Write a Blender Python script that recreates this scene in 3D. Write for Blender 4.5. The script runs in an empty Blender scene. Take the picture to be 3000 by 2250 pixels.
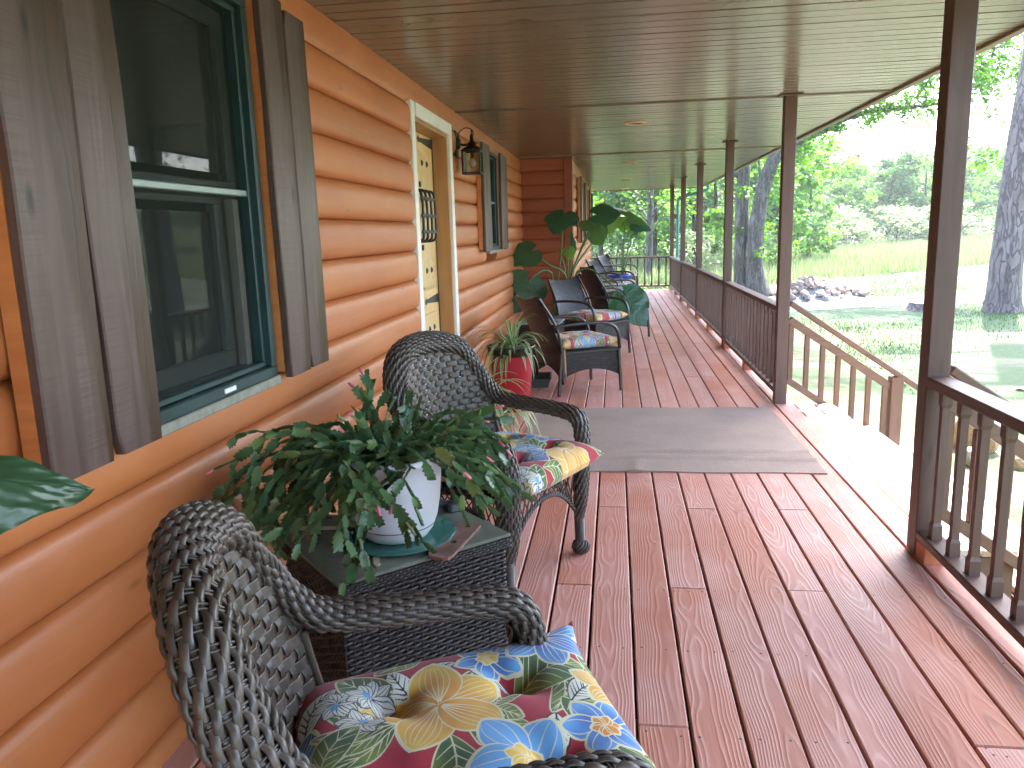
import bpy, math, random
import numpy as np
from mathutils import Vector, Matrix

RNG = np.random.default_rng(7)
random.seed(7)
S = bpy.context.scene
C = S.collection
R = math.radians

# ---------------------------------------------------------------- camera
EYE = Vector((0.0, 0.0, 1.36))
AX = ((0.99135463, 0.12793589, -0.02912741),
      (-0.00408286, -0.19180537, -0.98142449),
      (-0.13114621, 0.97305863, -0.1896248))
# rows of the calibrated camera matrix transposed to right / down / forward axes
Mx = np.array(((0.99135463, -0.00408286, -0.13114621), (0.12793589, -0.19180537, 0.97305863), (-0.02912741, -0.98142449, -0.1896248)))
right, down, fwd = Vector(Mx[:, 0]), Vector(Mx[:, 1]), Vector(Mx[:, 2])
cam = bpy.data.cameras.new('camera')
cam.sensor_width = 36.0
cam.lens = 2288.8 * 36.0 / 3000.0
cam.clip_start = 0.02
cam.clip_end = 2000.0
camo = bpy.data.objects.new('camera', cam)
m3 = Matrix((right, -down, -fwd)).transposed()
camo.matrix_world = Matrix.Translation(EYE) @ m3.to_4x4()
C.objects.link(camo)
S.camera = camo

# ---------------------------------------------------------------- light
SUNDIR = Vector((0.34, 0.66, 1.0)).normalized()
W = bpy.data.worlds.new('World')
S.world = W
W.use_nodes = True
nt = W.node_tree
nt.nodes.clear()
out = nt.nodes.new('ShaderNodeOutputWorld')
bg = nt.nodes.new('ShaderNodeBackground')
sky = nt.nodes.new('ShaderNodeTexSky')
sky.sky_type = 'NISHITA'
sky.sun_disc = False
sky.sun_elevation = math.asin(SUNDIR.z)
sky.sun_rotation = math.atan2(SUNDIR.x, SUNDIR.y)
sky.air_density = 1.0
sky.dust_density = 2.0
sky.ozone_density = 1.0
bg.inputs['Strength'].default_value = 0.15
nt.links.new(sky.outputs[0], bg.inputs[0])
nt.links.new(bg.outputs[0], out.inputs[0])
sun = bpy.data.lights.new('sun', 'SUN')
sun.energy = 2.5
sun.angle = R(0.53)
sun.color = (1.0, 0.965, 0.91)
suno = bpy.data.objects.new('sun', sun)
suno.rotation_euler = SUNDIR.to_track_quat('Z', 'Y').to_euler()
suno.location = (20, 40, 60)
C.objects.link(suno)
S.view_settings.view_transform = 'Standard'
S.view_settings.look = 'None'
S.view_settings.gamma = 1.0
S.view_settings.use_curve_mapping = False
S.view_settings.exposure = 3.8
S.cycles.max_bounces = 10
S.cycles.diffuse_bounces = 6
S.cycles.glossy_bounces = 4
S.cycles.transmission_bounces = 6
S.cycles.transparent_max_bounces = 12
S.cycles.sample_clamp_indirect = 6.0

# ---------------------------------------------------------------- helpers: objects
def link(o, parent=None):
    C.objects.link(o)
    if parent is not None:
        o.parent = parent
    return o

def tag(o, label=None, cat=None, group=None, kind=None):
    if label: o['label'] = label
    if cat: o['category'] = cat
    if group: o['group'] = group
    if kind: o['kind'] = kind
    return o

def empty(name, loc=(0, 0, 0), rz=0.0, parent=None):
    o = bpy.data.objects.new(name, None)
    o.empty_display_size = 0.1
    o.location = loc
    o.rotation_euler = (0, 0, rz)
    return link(o, parent)

def inst(name, me, parent=None, mat4=None):
    o = bpy.data.objects.new(name, me)
    if mat4 is not None:
        o.matrix_local = mat4
    return link(o, parent)

def frame(origin, x, z):
    """4x4 with local X along x and local Z near z"""
    x = Vector(x).normalized(); z = Vector(z)
    y = z.cross(x).normalized(); z = x.cross(y)
    m = Matrix((x, y, z)).transposed().to_4x4()
    m.translation = Vector(origin)
    return m

def copy_tree(root):
    c = root.copy(); C.objects.link(c)
    for ch in list(root.children):
        d = ch.copy(); C.objects.link(d); d.parent = c
        for g in list(ch.children):
            e = g.copy(); C.objects.link(e); e.parent = d
    return c

# ---------------------------------------------------------------- helpers: meshes
class MB:
    def __init__(self):
        self.V = []; self.Q = []; self.T = []; self.UV = []; self.n = 0; self.has_uv = False
    def add(self, V, Q=None, T=None, uv=None):
        V = np.asarray(V, float).reshape(-1, 3)
        self.V.append(V)
        if Q is not None and len(Q): self.Q.append(np.asarray(Q, int).reshape(-1, 4) + self.n)
        if T is not None and len(T): self.T.append(np.asarray(T, int).reshape(-1, 3) + self.n)
        if uv is not None:
            self.has_uv = True; self.UV.append(np.asarray(uv, float).reshape(-1, 2))
        else:
            self.UV.append(np.zeros((len(V), 2)))
        self.n += len(V)
        return self
    def box(self, c, s, b=0.0, m=None):
        V, Q, T = cbox(s[0], s[1], s[2], b)
        V = V + np.asarray(c, float)
        if m is not None: V = xf(m, V)
        return self.add(V, Q, T)
    def bar(self, p, q, w, h, up=(0, 0, 1), b=0.0, ext=0.0):
        p = Vector(p); q = Vector(q); L = (q - p).length + 2 * ext
        V, Q, T = cbox(L, w, h, b)
        return self.add(xf(frame((p + q) / 2, q - p, up), V), Q, T)
    def tube(self, P, r, n=8, cap=True, squash=None, nrm=None):
        V, Q, T = tube(P, r, n, cap, squash, nrm)
        return self.add(V, Q, T)
    def lathe(self, prof, n=32, c=(0, 0, 0)):
        prof = np.asarray(prof, float)
        a = np.linspace(0, 2 * np.pi, n, endpoint=False)
        V = np.stack([prof[:, None, 0] * np.cos(a), prof[:, None, 0] * np.sin(a), np.repeat(prof[:, 1:2], n, 1)], -1) + np.asarray(c, float)
        return self.add(V.reshape(-1, 3), gridq(len(prof), n, wrap=True)[:, ::-1])
    def mesh(self, name, mat=None, smooth=False):
        V = np.concatenate(self.V) if self.V else np.zeros((0, 3))
        Q = np.concatenate(self.Q) if self.Q else np.zeros((0, 4), int)
        T = np.concatenate(self.T) if self.T else np.zeros((0, 3), int)
        return mkmesh(name, V, Q, T, mat, smooth, np.concatenate(self.UV) if self.has_uv else None)
    def obj(self, name, mat=None, parent=None, smooth=False):
        return inst(name, self.mesh(name, mat, smooth), parent)

def mkmesh(name, V, Q, T, mat=None, smooth=False, uv=None):
    me = bpy.data.meshes.new(name)
    nq, ntr = len(Q), len(T)
    loops = np.concatenate([Q.ravel(), T.ravel()]).astype(np.int32)
    me.vertices.add(len(V)); me.vertices.foreach_set('co', V.astype(np.float32).ravel())
    me.loops.add(len(loops)); me.loops.foreach_set('vertex_index', loops)
    me.polygons.add(nq + ntr)
    st = np.concatenate([np.arange(nq) * 4, nq * 4 + np.arange(ntr) * 3]).astype(np.int32)
    me.polygons.foreach_set('loop_start', st)
    me.polygons.foreach_set('use_smooth', np.full(nq + ntr, bool(smooth)))
    if uv is not None:
        l = me.uv_layers.new(name='UVMap')
        l.data.foreach_set('uv', uv[loops].astype(np.float32).ravel())
    me.update(calc_edges=True)
    if mat is not None: me.materials.append(mat)
    return me

def xf(m, V):
    A = np.array(m)
    return V @ A[:3, :3].T + A[:3, 3]

_cb = {}
def cbox(sx, sy, sz, b=0.0):
    h = np.array([sx, sy, sz]) / 2
    if b <= 0:
        V = np.array([[x, y, z] for x in (-1, 1) for y in (-1, 1) for z in (-1, 1)], float) * h
        Q = np.array([[0, 1, 3, 2], [4, 6, 7, 5], [0, 4, 5, 1], [2, 3, 7, 6], [0, 2, 6, 4], [1, 5, 7, 3]])
        return V, Q, np.zeros((0, 3), int)
    cs = [(x, y, z) for x in (-1, 1) for y in (-1, 1) for z in (-1, 1)]
    V = np.zeros((24, 3)); ix = {}
    for i, c in enumerate(cs):
        for a in range(3):
            p = np.array(c) * (h - b); p[a] = c[a] * h[a]
            V[i * 3 + a] = p; ix[c + (a,)] = i * 3 + a
    Q = []; T = []
    for a in range(3):
        o1, o2 = (a + 1) % 3, (a + 2) % 3
        for s in (-1, 1):
            q = []
            for u, v in ((-1, -1), (1, -1), (1, 1), (-1, 1)):
                c = [0, 0, 0]; c[a] = s; c[o1] = u; c[o2] = v
                q.append(ix[tuple(c) + (a,)])
            Q.append(q)
        for u in (-1, 1):
            for v in (-1, 1):
                c1 = [0, 0, 0]; c1[a] = -1; c1[o1] = u; c1[o2] = v
                c2 = list(c1); c2[a] = 1
                Q.append([ix[tuple(c1) + (o1,)], ix[tuple(c1) + (o2,)], ix[tuple(c2) + (o2,)], ix[tuple(c2) + (o1,)]])
    for i in range(8): T.append([i * 3, i * 3 + 1, i * 3 + 2])
    def fix(F):
        for f in F:
            p = V[f]; nn = np.cross(p[1] - p[0], p[2] - p[0])
            if nn @ p.mean(0) < 0: f.reverse()
        return np.array(F)
    return V, fix(Q), fix(T)

def gridq(n, m, wrap=False):
    i = np.arange(n - 1)[:, None]; j = np.arange(m if wrap else m - 1)[None]
    j2 = (j + 1) % m
    return np.stack([i * m + j, (i + 1) * m + j, (i + 1) * m + j2, i * m + j2], -1).reshape(-1, 4)

def tube(P, r, n=8, cap=True, squash=None, nrm=None):
    P = np.asarray(P, float); N = len(P)
    r = np.broadcast_to(np.asarray(r, float), (N,))
    T = np.gradient(P, axis=0); T /= np.linalg.norm(T, axis=1)[:, None] + 1e-12
    U = np.zeros((N, 3))
    if nrm is not None:
        U = np.broadcast_to(np.asarray(nrm, float), (N, 3)).copy()
        U -= T * (U * T).sum(1)[:, None]
    else:
        u = np.array([0, 0, 1.0]) if abs(T[0, 2]) < 0.9 else np.array([1.0, 0, 0])
        for i in range(N):
            u = u - T[i] * (u @ T[i]); u /= np.linalg.norm(u) + 1e-12; U[i] = u
    U /= np.linalg.norm(U, axis=1)[:, None] + 1e-12
    B = np.cross(T, U)
    a = np.linspace(0, 2 * np.pi, n, endpoint=False)
    sq = 1.0 if squash is None else squash
    V = P[:, None] + r[:, None, None] * (np.cos(a)[None, :, None] * U[:, None] * sq + np.sin(a)[None, :, None] * B[:, None])
    V = V.reshape(-1, 3)
    Q = gridq(N, n, wrap=True)[:, ::-1]
    Tt = []
    if cap:
        k = len(V)
        V = np.concatenate([V, P[:1], P[-1:]])
        for j in range(n):
            Tt.append((k, (j + 1) % n, j)); Tt.append((k + 1, (N - 1) * n + j, (N - 1) * n + (j + 1) % n))
    return V, Q, np.array(Tt, int).reshape(-1, 3)

def strands(P, U, a, b, n=5):
    """P (S,N,3) strand centre lines, U (S,N,3) their normals; elliptic section a across, b along the normal."""
    P = np.asarray(P, float); Sn, N = P.shape[:2]
    T = np.gradient(P, axis=1); T /= np.linalg.norm(T, axis=2)[..., None] + 1e-12
    U = U - T * (U * T).sum(2)[..., None]; U = U / (np.linalg.norm(U, axis=2)[..., None] + 1e-12)
    B = np.cross(T, U)
    an = np.linspace(0, 2 * np.pi, n, endpoint=False)
    V = P[:, :, None] + np.cos(an)[:, None] * U[:, :, None] * b + np.sin(an)[:, None] * B[:, :, None] * a
    q = gridq(N, n, wrap=True)[:, ::-1]
    Q = (q[None] + (np.arange(Sn) * N * n)[:, None, None]).reshape(-1, 4)
    return V.reshape(-1, 3), Q

def spline(pts, n=64):
    P = np.asarray(pts, float); P = np.concatenate([[2 * P[0] - P[1]], P, [2 * P[-1] - P[-2]]])
    K = len(P) - 3
    t = np.linspace(0, K, n); i = np.minimum(t.astype(int), K - 1); u = (t - i)[:, None]
    a, b, c, d = P[i], P[i + 1], P[i + 2], P[i + 3]
    return 0.5 * (2 * b + (c - a) * u + (2 * a - 5 * b + 4 * c - d) * u ** 2 + (3 * b - a - 3 * c + d) * u ** 3)

def resample(P, n):
    P = np.asarray(P, float)
    d = np.concatenate([[0], np.cumsum(np.linalg.norm(np.diff(P, axis=0), axis=1))])
    t = np.linspace(0, d[-1], n)
    return np.stack([np.interp(t, d, P[:, k]) for k in range(P.shape[1])], 1)

def rotz(V, a):
    c, s = math.cos(a), math.sin(a)
    return V @ np.array([[c, s, 0], [-s, c, 0], [0, 0, 1]])

# ---------------------------------------------------------------- helpers: materials
class NT:
    def __init__(self, name):
        self.m = bpy.data.materials.new(name); self.m.use_nodes = True
        self.t = self.m.node_tree; self.t.nodes.clear()
        self.out = self.t.nodes.new('ShaderNodeOutputMaterial')
        self.b = self.t.nodes.new('ShaderNodeBsdfPrincipled')
        self.l(self.b.outputs[0], self.out.inputs[0])
    def l(self, a, b): self.t.links.new(a, b)
    def n(self, ty, **kw):
        nd = self.t.nodes.new('ShaderNode' + ty)
        for k, v in kw.items():
            if hasattr(nd, k): setattr(nd, k, v)
        return nd
    def val(self, inp, v):
        if hasattr(v, 'is_output') or isinstance(v, bpy.types.NodeSocket): self.l(v, inp)
        else: inp.default_value = v
    def math(self, op, a, b=0.0, clamp=False):
        nd = self.n('Math', operation=op, use_clamp=clamp)
        self.val(nd.inputs[0], a); self.val(nd.inputs[1], b)
        return nd.outputs[0]
    def noise(self, vec, scale, detail=3, rough=0.55, dist=0.0):
        nd = self.n('TexNoise')
        if vec is not None: self.l(vec, nd.inputs['Vector'])
        nd.inputs['Scale'].default_value = scale; nd.inputs['Detail'].default_value = detail
        nd.inputs['Roughness'].default_value = rough; nd.inputs['Distortion'].default_value = dist
        return nd.outputs['Fac']
    def ramp(self, fac, stops, interp='LINEAR'):
        nd = self.n('ValToRGB'); self.l(fac, nd.inputs[0])
        e = nd.color_ramp.elements; nd.color_ramp.interpolation = interp
        while len(e) < len(stops): e.new(0.5)
        for k, (p, c) in zip(e, stops):
            k.position = p; k.color = (c, c, c, 1) if isinstance(c, (int, float)) else (*c, 1)
        return nd.outputs[0]
    def mix(self, fac, a, b, blend='MIX'):
        nd = self.n('Mix', data_type='RGBA', blend_type=blend)
        self.val(nd.inputs[0], fac)
        for i, v in ((6, a), (7, b)):
            if isinstance(v, bpy.types.NodeSocket): self.l(v, nd.inputs[i])
            else: nd.inputs[i].default_value = (*v, 1)
        return nd.outputs[2]
    def mapping(self, scale=(1, 1, 1), src='Object', rand=True):
        tc = self.n('TexCoord'); v = tc.outputs[src]
        mp = self.n('Mapping'); mp.inputs['Scale'].default_value = scale
        if rand:
            oi = self.n('ObjectInfo')
            ad = self.n('VectorMath', operation='ADD'); self.l(v, ad.inputs[0])
            cx = self.n('CombineXYZ')
            for i, k in enumerate((37.0, 91.0, 53.0)):
                self.l(self.math('MULTIPLY', oi.outputs['Random'], k), cx.inputs[i])
            self.l(cx.outputs[0], ad.inputs[1]); v = ad.outputs[0]
        self.l(v, mp.inputs['Vector'])
        return mp.outputs[0]
    def bump(self, h, strength=0.3, dist=0.01):
        nd = self.n('Bump'); self.l(h, nd.inputs['Height'])
        nd.inputs['Strength'].default_value = strength; nd.inputs['Distance'].default_value = dist
        self.l(nd.outputs[0], self.b.inputs['Normal'])
    def set(self, **kw):
        for k, v in kw.items():
            i = self.b.inputs[k.replace('_', ' ')]
            if isinstance(v, bpy.types.NodeSocket): self.l(v, i)
            elif isinstance(v, tuple) and len(v) == 3: i.default_value = (*v, 1)
            else: i.default_value = v
        return self

def plain(name, col, rough=0.5, metal=0.0, var=0.08, scale=8.0, bump=0.0, spec=0.5):
    k = NT(name); v = k.mapping()
    nz = k.noise(v, scale, 4)
    lo = tuple(c * (1 - var * 2) for c in col); hi = tuple(min(1, c * (1 + var * 2)) for c in col)
    k.set(Base_Color=k.ramp(nz, [(0.25, lo), (0.75, hi)]), Roughness=rough, Metallic=metal)
    k.b.inputs['Specular IOR Level'].default_value = spec
    if bump: k.bump(k.noise(v, scale * 6, 3), bump, 0.004)
    return k.m

def wood(name, dark, mid, light, rough=0.5, grain=18.0, bump=0.25, knots=0.0, line=0.0, linecol=None, blotch=0.5, spec=0.5, weather=None, tintvar=0.12, flat=0.0, patch=None):
    """grain runs along local X"""
    k = NT(name)
    base = k.mapping((1, 1, 1))
    st = k.n('Mapping'); st.inputs['Scale'].default_value = (0.55, 7.0, 7.0); k.l(base, st.inputs['Vector'])
    big = k.noise(st.outputs[0], 1.6, 4, 0.6, 0.6)
    fine = k.n('Mapping'); fine.inputs['Scale'].default_value = (1.4, 60.0, 60.0); k.l(base, fine.inputs['Vector'])
    fn = k.noise(fine.outputs[0], 2.0, 4, 0.6, 0.3)
    sp = k.n('SeparateXYZ'); k.l(base, sp.inputs[0])
    wob = k.n('Mapping'); wob.inputs['Scale'].default_value = (0.8, 5.0, 5.0); k.l(base, wob.inputs['Vector'])
    w = k.noise(wob.outputs[0], 1.3, 2, 0.5, 0.4)
    ph = k.math('ADD', k.math('MULTIPLY', sp.outputs[1], grain * 6.28), k.math('MULTIPLY', w, 46.0))
    if flat:
        tc_ = k.n('TexCoord'); s2 = k.n('SeparateXYZ'); k.l(tc_.outputs['Object'], s2.inputs[0]); oi_ = k.n('ObjectInfo')
        y0 = k.math('MULTIPLY', k.math('SUBTRACT', oi_.outputs['Random'], 0.5), 0.09)
        dy_ = k.math('SUBTRACT', s2.outputs[1], y0)
        lm_ = k.n('Mapping'); lm_.inputs['Scale'].default_value = (0.75, 1.5, 1.5); k.l(base, lm_.inputs['Vector'])
        dd = k.math('MULTIPLY', k.noise(lm_.outputs[0], 1.0, 3, 0.55), 0.14)
        rr_ = k.math('SQRT', k.math('ADD', k.math('MULTIPLY', dy_, dy_), k.math('MULTIPLY', dd, dd)))
        ph = k.math('ADD', k.math('MULTIPLY', rr_, flat * 6.28), k.math('MULTIPLY', fn, 1.2))
    ring = k.math('MULTIPLY_ADD', k.math('SINE', ph), 0.5)
    ring.node.inputs[2].default_value = 0.5
    lines = k.math('POWER', ring, 3.0)
    f = k.math('ADD', k.math('MULTIPLY', big, 0.65), k.math('ADD', k.math('MULTIPLY', fn, 0.25), k.math('MULTIPLY', ring, 0.12)))
    col = k.ramp(f, [(0.3, dark), (0.52, mid), (0.75, light)])
    if line:
        lf = k.math('MULTIPLY', k.math('MULTIPLY', lines, line), k.ramp(big, [(0.35, 0.15), (0.6, 1.0)]))
        col = k.mix(lf, col, linecol or light)
    bl = k.noise(base, 1.7, 3, 0.6)
    col = k.mix(k.math('MULTIPLY', k.ramp(bl, [(0.35, 0.0), (0.7, 1.0)]), blotch), col, light)
    if patch is not None:
        pn = k.noise(base, 0.8, 4, 0.65)
        col = k.mix(k.ramp(pn, [(0.42, 0.0), (0.62, 0.8)]), col, patch)
    if weather is not None:
        wm_ = k.n('Mapping'); wm_.inputs['Scale'].default_value = (0.7, 8.0, 8.0); k.l(base, wm_.inputs['Vector'])
        wz = k.noise(wm_.outputs[0], 0.9, 3, 0.55, 0.3)
        tcw = k.n('TexCoord'); sw3 = k.n('SeparateXYZ'); k.l(tcw.outputs['Object'], sw3.inputs[0])
        band = k.math('ADD', k.math('MULTIPLY', sw3.outputs[1], -3.2), k.math('MULTIPLY', k.math('SUBTRACT', wz, 0.5), 1.5))
        bf = k.ramp(band, [(0.02, 0.0), (0.16, 1.0)])
        col = k.mix(k.math('MULTIPLY', bf, 0.88), col, k.mix(k.ramp(fn, [(0.35, 0.0), (0.7, 1.0)]), weather, tuple(c * 2.4 for c in weather)))
        sw_ = k.n('Mapping'); sw_.inputs['Scale'].default_value = (150.0, 3.0, 3.0); k.l(base, sw_.inputs['Vector'])
        col = k.mix(k.math('MULTIPLY', k.ramp(k.noise(sw_.outputs[0], 1.0, 2), [(0.45, 0.0), (0.6, 0.35)]), k.ramp(big, [(0.4, 0.0), (0.6, 1.0)])), col, dark)
    if knots:
        km = k.n('Mapping'); km.inputs['Scale'].default_value = (1.0, 3.2, 3.2); k.l(base, km.inputs['Vector'])
        vo = k.n('TexVoronoi'); vo.inputs['Scale'].default_value = 2.3; k.l(km.outputs[0], vo.inputs['Vector'])
        kd = k.ramp(vo.outputs['Distance'], [(0.035, 1.0), (0.10, 0.0)])
        col = k.mix(k.math('MULTIPLY', kd, knots), col, tuple(c * 0.35 for c in dark))
    oi = k.n('ObjectInfo')
    br = k.math('MULTIPLY_ADD', oi.outputs['Random'], tintvar * 2); br.node.inputs[2].default_value = 1 - tintvar
    hs = k.n('HueSaturation'); k.l(col, hs.inputs['Color']); k.l(br, hs.inputs['Value'])
    k.set(Base_Color=hs.outputs[0], Roughness=k.ramp(k.math('ADD', k.math('MULTIPLY', fn, 0.5), k.math('MULTIPLY', bl, 0.5)), [(0.3, max(0.05, rough - 0.1)), (0.7, min(1, rough + 0.12))]))
    k.b.inputs['Specular IOR Level'].default_value = spec
    h = k.math('ADD', k.math('MULTIPLY', fn, 0.6), k.math('MULTIPLY', lines, 0.7 if line else 0.25))
    k.bump(h, bump, 0.003)
    return k.m

def leafmat(name, c1, c2, trans=0.45, rough=0.4, spec=0.4, vein=False, island=True, under=None):
    k = NT(name)
    g = k.n('NewGeometry')
    v = k.mapping((1, 1, 1), rand=False)
    fac = g.outputs['Random Per Island'] if island else k.noise(v, 5.0, 3)
    col = k.mix(fac, c1, c2)
    if vein:
        uv = k.n('UVMap'); sp = k.n('SeparateXYZ'); k.l(uv.outputs[0], sp.inputs[0])
        av = k.math('ABSOLUTE', k.math('SUBTRACT', sp.outputs[1], 0.5))
        mid = k.ramp(av, [(0.0, 1.0), (0.02, 0.0)])
        ph = k.math('MULTIPLY', k.math('SUBTRACT', sp.outputs[0], k.math('MULTIPLY', av, 0.55)), 2 * math.pi * 11)
        sv = k.math('SINE', ph)
        lat = k.ramp(sv, [(0.86, 0.0), (1.0, 1.0)])
        vv = k.math('MAXIMUM', mid, lat)
        col = k.mix(k.math('MULTIPLY', vv, 0.2), col, tuple(min(1, c * 1.9 + 0.03) for c in c2))
        k.bump(k.math('ADD', k.math('MULTIPLY', sv, 0.5), k.math('MULTIPLY', mid, -1.0)), 0.22, 0.005)
    if under is not None:
        col = k.mix(g.outputs['Backfacing'], col, under)
    k.set(Base_Color=col, Roughness=rough)
    k.b.inputs['Specular IOR Level'].default_value = spec
    tr = k.n('BsdfTranslucent')
    hs = k.n('HueSaturation'); k.l(col, hs.inputs['Color']); hs.inputs['Saturation'].default_value = 1.15; hs.inputs['Value'].default_value = 1.7
    k.l(hs.outputs[0], tr.inputs['Color'])
    mx = k.n('MixShader'); mx.inputs[0].default_value = trans
    k.l(k.b.outputs[0], mx.inputs[1]); k.l(tr.outputs[0], mx.inputs[2]); k.l(mx.outputs[0], k.out.inputs[0])
    return k.m

# ---------------------------------------------------------------- materials
M = {}
M['deck'] = wood('deck_stain', (0.47, 0.19, 0.135), (0.53, 0.245, 0.188), (0.58, 0.315, 0.26), rough=0.5, grain=85, bump=0.35, knots=0.45, line=0.38, linecol=(0.64, 0.43, 0.36), blotch=0.35, spec=0.5, tintvar=0.06, flat=150.0, patch=(0.45, 0.15, 0.08))
M['step'] = wood('step_wood', (0.5, 0.38, 0.30), (0.58, 0.47, 0.39), (0.64, 0.54, 0.47), rough=0.42, grain=16, bump=0.4, line=0.4, linecol=(0.6, 0.48, 0.4), blotch=0.6)
M['log'] = wood('log_stain', (0.40, 0.115, 0.024), (0.47, 0.148, 0.037), (0.52, 0.19, 0.072), rough=0.45, grain=13, bump=0.08, knots=0.55, line=0.12, linecol=(0.27, 0.08, 0.02), blotch=0.45, spec=0.5, tintvar=0.05, patch=(0.41, 0.118, 0.032))
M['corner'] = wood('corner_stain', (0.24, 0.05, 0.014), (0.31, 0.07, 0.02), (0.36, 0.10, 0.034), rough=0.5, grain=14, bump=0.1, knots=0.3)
M['shutter'] = wood('shutter_wood', (0.05, 0.024, 0.017), (0.09, 0.053, 0.045), (0.13, 0.086, 0.078), rough=0.42, grain=10, bump=0.3, knots=1.0, line=0.3, linecol=(0.06, 0.03, 0.02), blotch=0.3, spec=0.36, weather=(0.026, 0.010, 0.002), tintvar=0.1)
M['batten'] = wood('batten_wood', (0.40, 0.12, 0.03), (0.52, 0.18, 0.05), (0.6, 0.24, 0.08), rough=0.6, grain=14)
M['post'] = wood('post_stain', (0.068, 0.03, 0.019), (0.10, 0.049, 0.033), (0.135, 0.074, 0.054), rough=0.5, grain=12, bump=0.2, knots=0.35, blotch=0.4)
M['stair'] = wood('stair_stain', (0.10, 0.045, 0.024), (0.145, 0.07, 0.04), (0.19, 0.10, 0.06), rough=0.5, grain=12, bump=0.2, knots=0.3)
M['block'] = wood('block_sun_glow', (0.36, 0.10, 0.035), (0.44, 0.13, 0.05), (0.5, 0.18, 0.08), rough=0.6)  # orange sun glow on the foot blocks put into the base colour
M['pine_board'] = wood('door_pine', (0.54, 0.33, 0.12), (0.64, 0.43, 0.18), (0.7, 0.5, 0.25), rough=0.4, grain=10, bump=0.08, knots=0.8, blotch=0.4)
M['jamb'] = wood('jamb_pine', (0.34, 0.15, 0.045), (0.42, 0.2, 0.066), (0.5, 0.27, 0.1), rough=0.45, grain=10, bump=0.08, knots=0.8)
M['white'] = plain('white_paint', (0.78, 0.76, 0.72), 0.4, var=0.03)
M['green'] = plain('green_vinyl', (0.020, 0.047, 0.046), 0.35, var=0.1)
M['sash'] = plain('sash_vinyl', (0.07, 0.09, 0.085), 0.4, var=0.06)
M['meeting'] = plain('meeting_rail_vinyl', (0.2, 0.27, 0.25), 0.35, var=0.06)
M['liner'] = plain('jamb_liner_vinyl', (0.45, 0.42, 0.36), 0.4, var=0.05)
M['sill'] = plain('stone_sill', (0.24, 0.23, 0.18), 0.7, var=0.15, scale=30, bump=0.2)
M['iron'] = plain('black_iron', (0.018, 0.018, 0.018), 0.5, var=0.2, bump=0.2)
M['rust'] = plain('rusted_iron', (0.15, 0.07, 0.05), 0.75, var=0.3, scale=14, bump=0.5)
M['bronze'] = plain('bronze_metal', (0.03, 0.026, 0.02), 0.4, metal=0.6, var=0.2)
M['backing'] = plain('dark_backing', (0.02, 0.015, 0.012), 0.9)
M['downspout'] = plain('teal_aluminium', (0.07, 0.20, 0.18), 0.35, var=0.05)
M['trimring'] = plain('tan_light_trim', (0.62, 0.42, 0.28), 0.5, var=0.05)
M['fascia'] = plain('brown_fascia', (0.09, 0.055, 0.04), 0.5)
M['cream_trim'] = plain('tan_fascia_trim', (0.17, 0.125, 0.085), 0.5)
M['shingle'] = plain('roof_shingle', (0.1, 0.09, 0.085), 0.9, var=0.2, scale=30, bump=0.4)
M['hchannel'] = plain('tan_channel', (0.33, 0.21, 0.11), 0.4, var=0.05)
M['soil'] = plain('potting_soil', (0.03, 0.02, 0.014), 0.95, var=0.4, scale=60, bump=0.8)

k = NT('soffit_vinyl'); v = k.mapping((1, 1, 1))
nz = k.noise(v, 3.0, 3)
k.set(Base_Color=k.ramp(nz, [(0.3, (0.145, 0.115, 0.073)), (0.7, (0.163, 0.131, 0.085))]), Roughness=0.23)
k.b.inputs['Specular IOR Level'].default_value = 0.6
fm = k.n('Mapping'); fm.inputs['Scale'].default_value = (1.2, 9, 9); k.l(v, fm.inputs['Vector'])
k.bump(k.noise(fm.outputs[0], 0.5, 1), 0.03, 0.004)
M['soffit'] = k.m

k = NT('window_glass')
k.set(Base_Color=(0.012, 0.015, 0.014), Roughness=0.02)  # opaque pane, darkness of the room behind put into the colour
k.b.inputs['Specular IOR Level'].default_value = 1.0
k.b.inputs['IOR'].default_value = 1.7
M['glass'] = k.m

k = NT('insect_screen')
tr = k.n('BsdfTransparent'); df = k.n('BsdfDiffuse'); df.inputs['Color'].default_value = (0.032, 0.036, 0.032, 1)
mx = k.n('MixShader'); mx.inputs[0].default_value = 0.38
k.l(tr.outputs[0], mx.inputs[1]); k.l(df.outputs[0], mx.inputs[2]); k.l(mx.outputs[0], k.out.inputs[0])
M['screen'] = k.m

def clearglass(name, tint, fac=0.16, rough=0.03):
    k = NT(name)
    tr = k.n('BsdfTransparent'); tr.inputs['Color'].default_value = (*tint, 1)
    gl = k.n('BsdfGlossy'); gl.inputs['Roughness'].default_value = rough
    fr = k.n('Fresnel'); fr.inputs['IOR'].default_value = 1.5
    mx = k.n('MixShader'); k.l(k.math('ADD', fr.outputs[0], fac * 0.3, True), mx.inputs[0])
    k.l(tr.outputs[0], mx.inputs[1]); k.l(gl.outputs[0], mx.inputs[2]); k.l(mx.outputs[0], k.out.inputs[0])
    return k.m
M['lantern_glass'] = clearglass('lantern_glass', (0.86, 0.88, 0.84))

# ---------------------------------------------------------------- ground
def gz(x, y):
    x = np.asarray(x, float); y = np.asarray(y, float)
    z = np.full(np.broadcast(x, y).shape, -0.55)
    z = z + 0.07 * np.clip((4.0 - x) / 2.4, 0, 1)
    s = 0.9 * y + 0.42 * x
    z = z + 0.012 * np.clip(s - 30, 0, 40)
    z = z + 0.028 * np.clip(s - 64, 0, 200)
    z = z + 0.05 * np.sin(x * 0.5 + 1) * np.sin(y * 0.37) * np.clip((s - 8) / 20, 0, 1)
    return z

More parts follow.
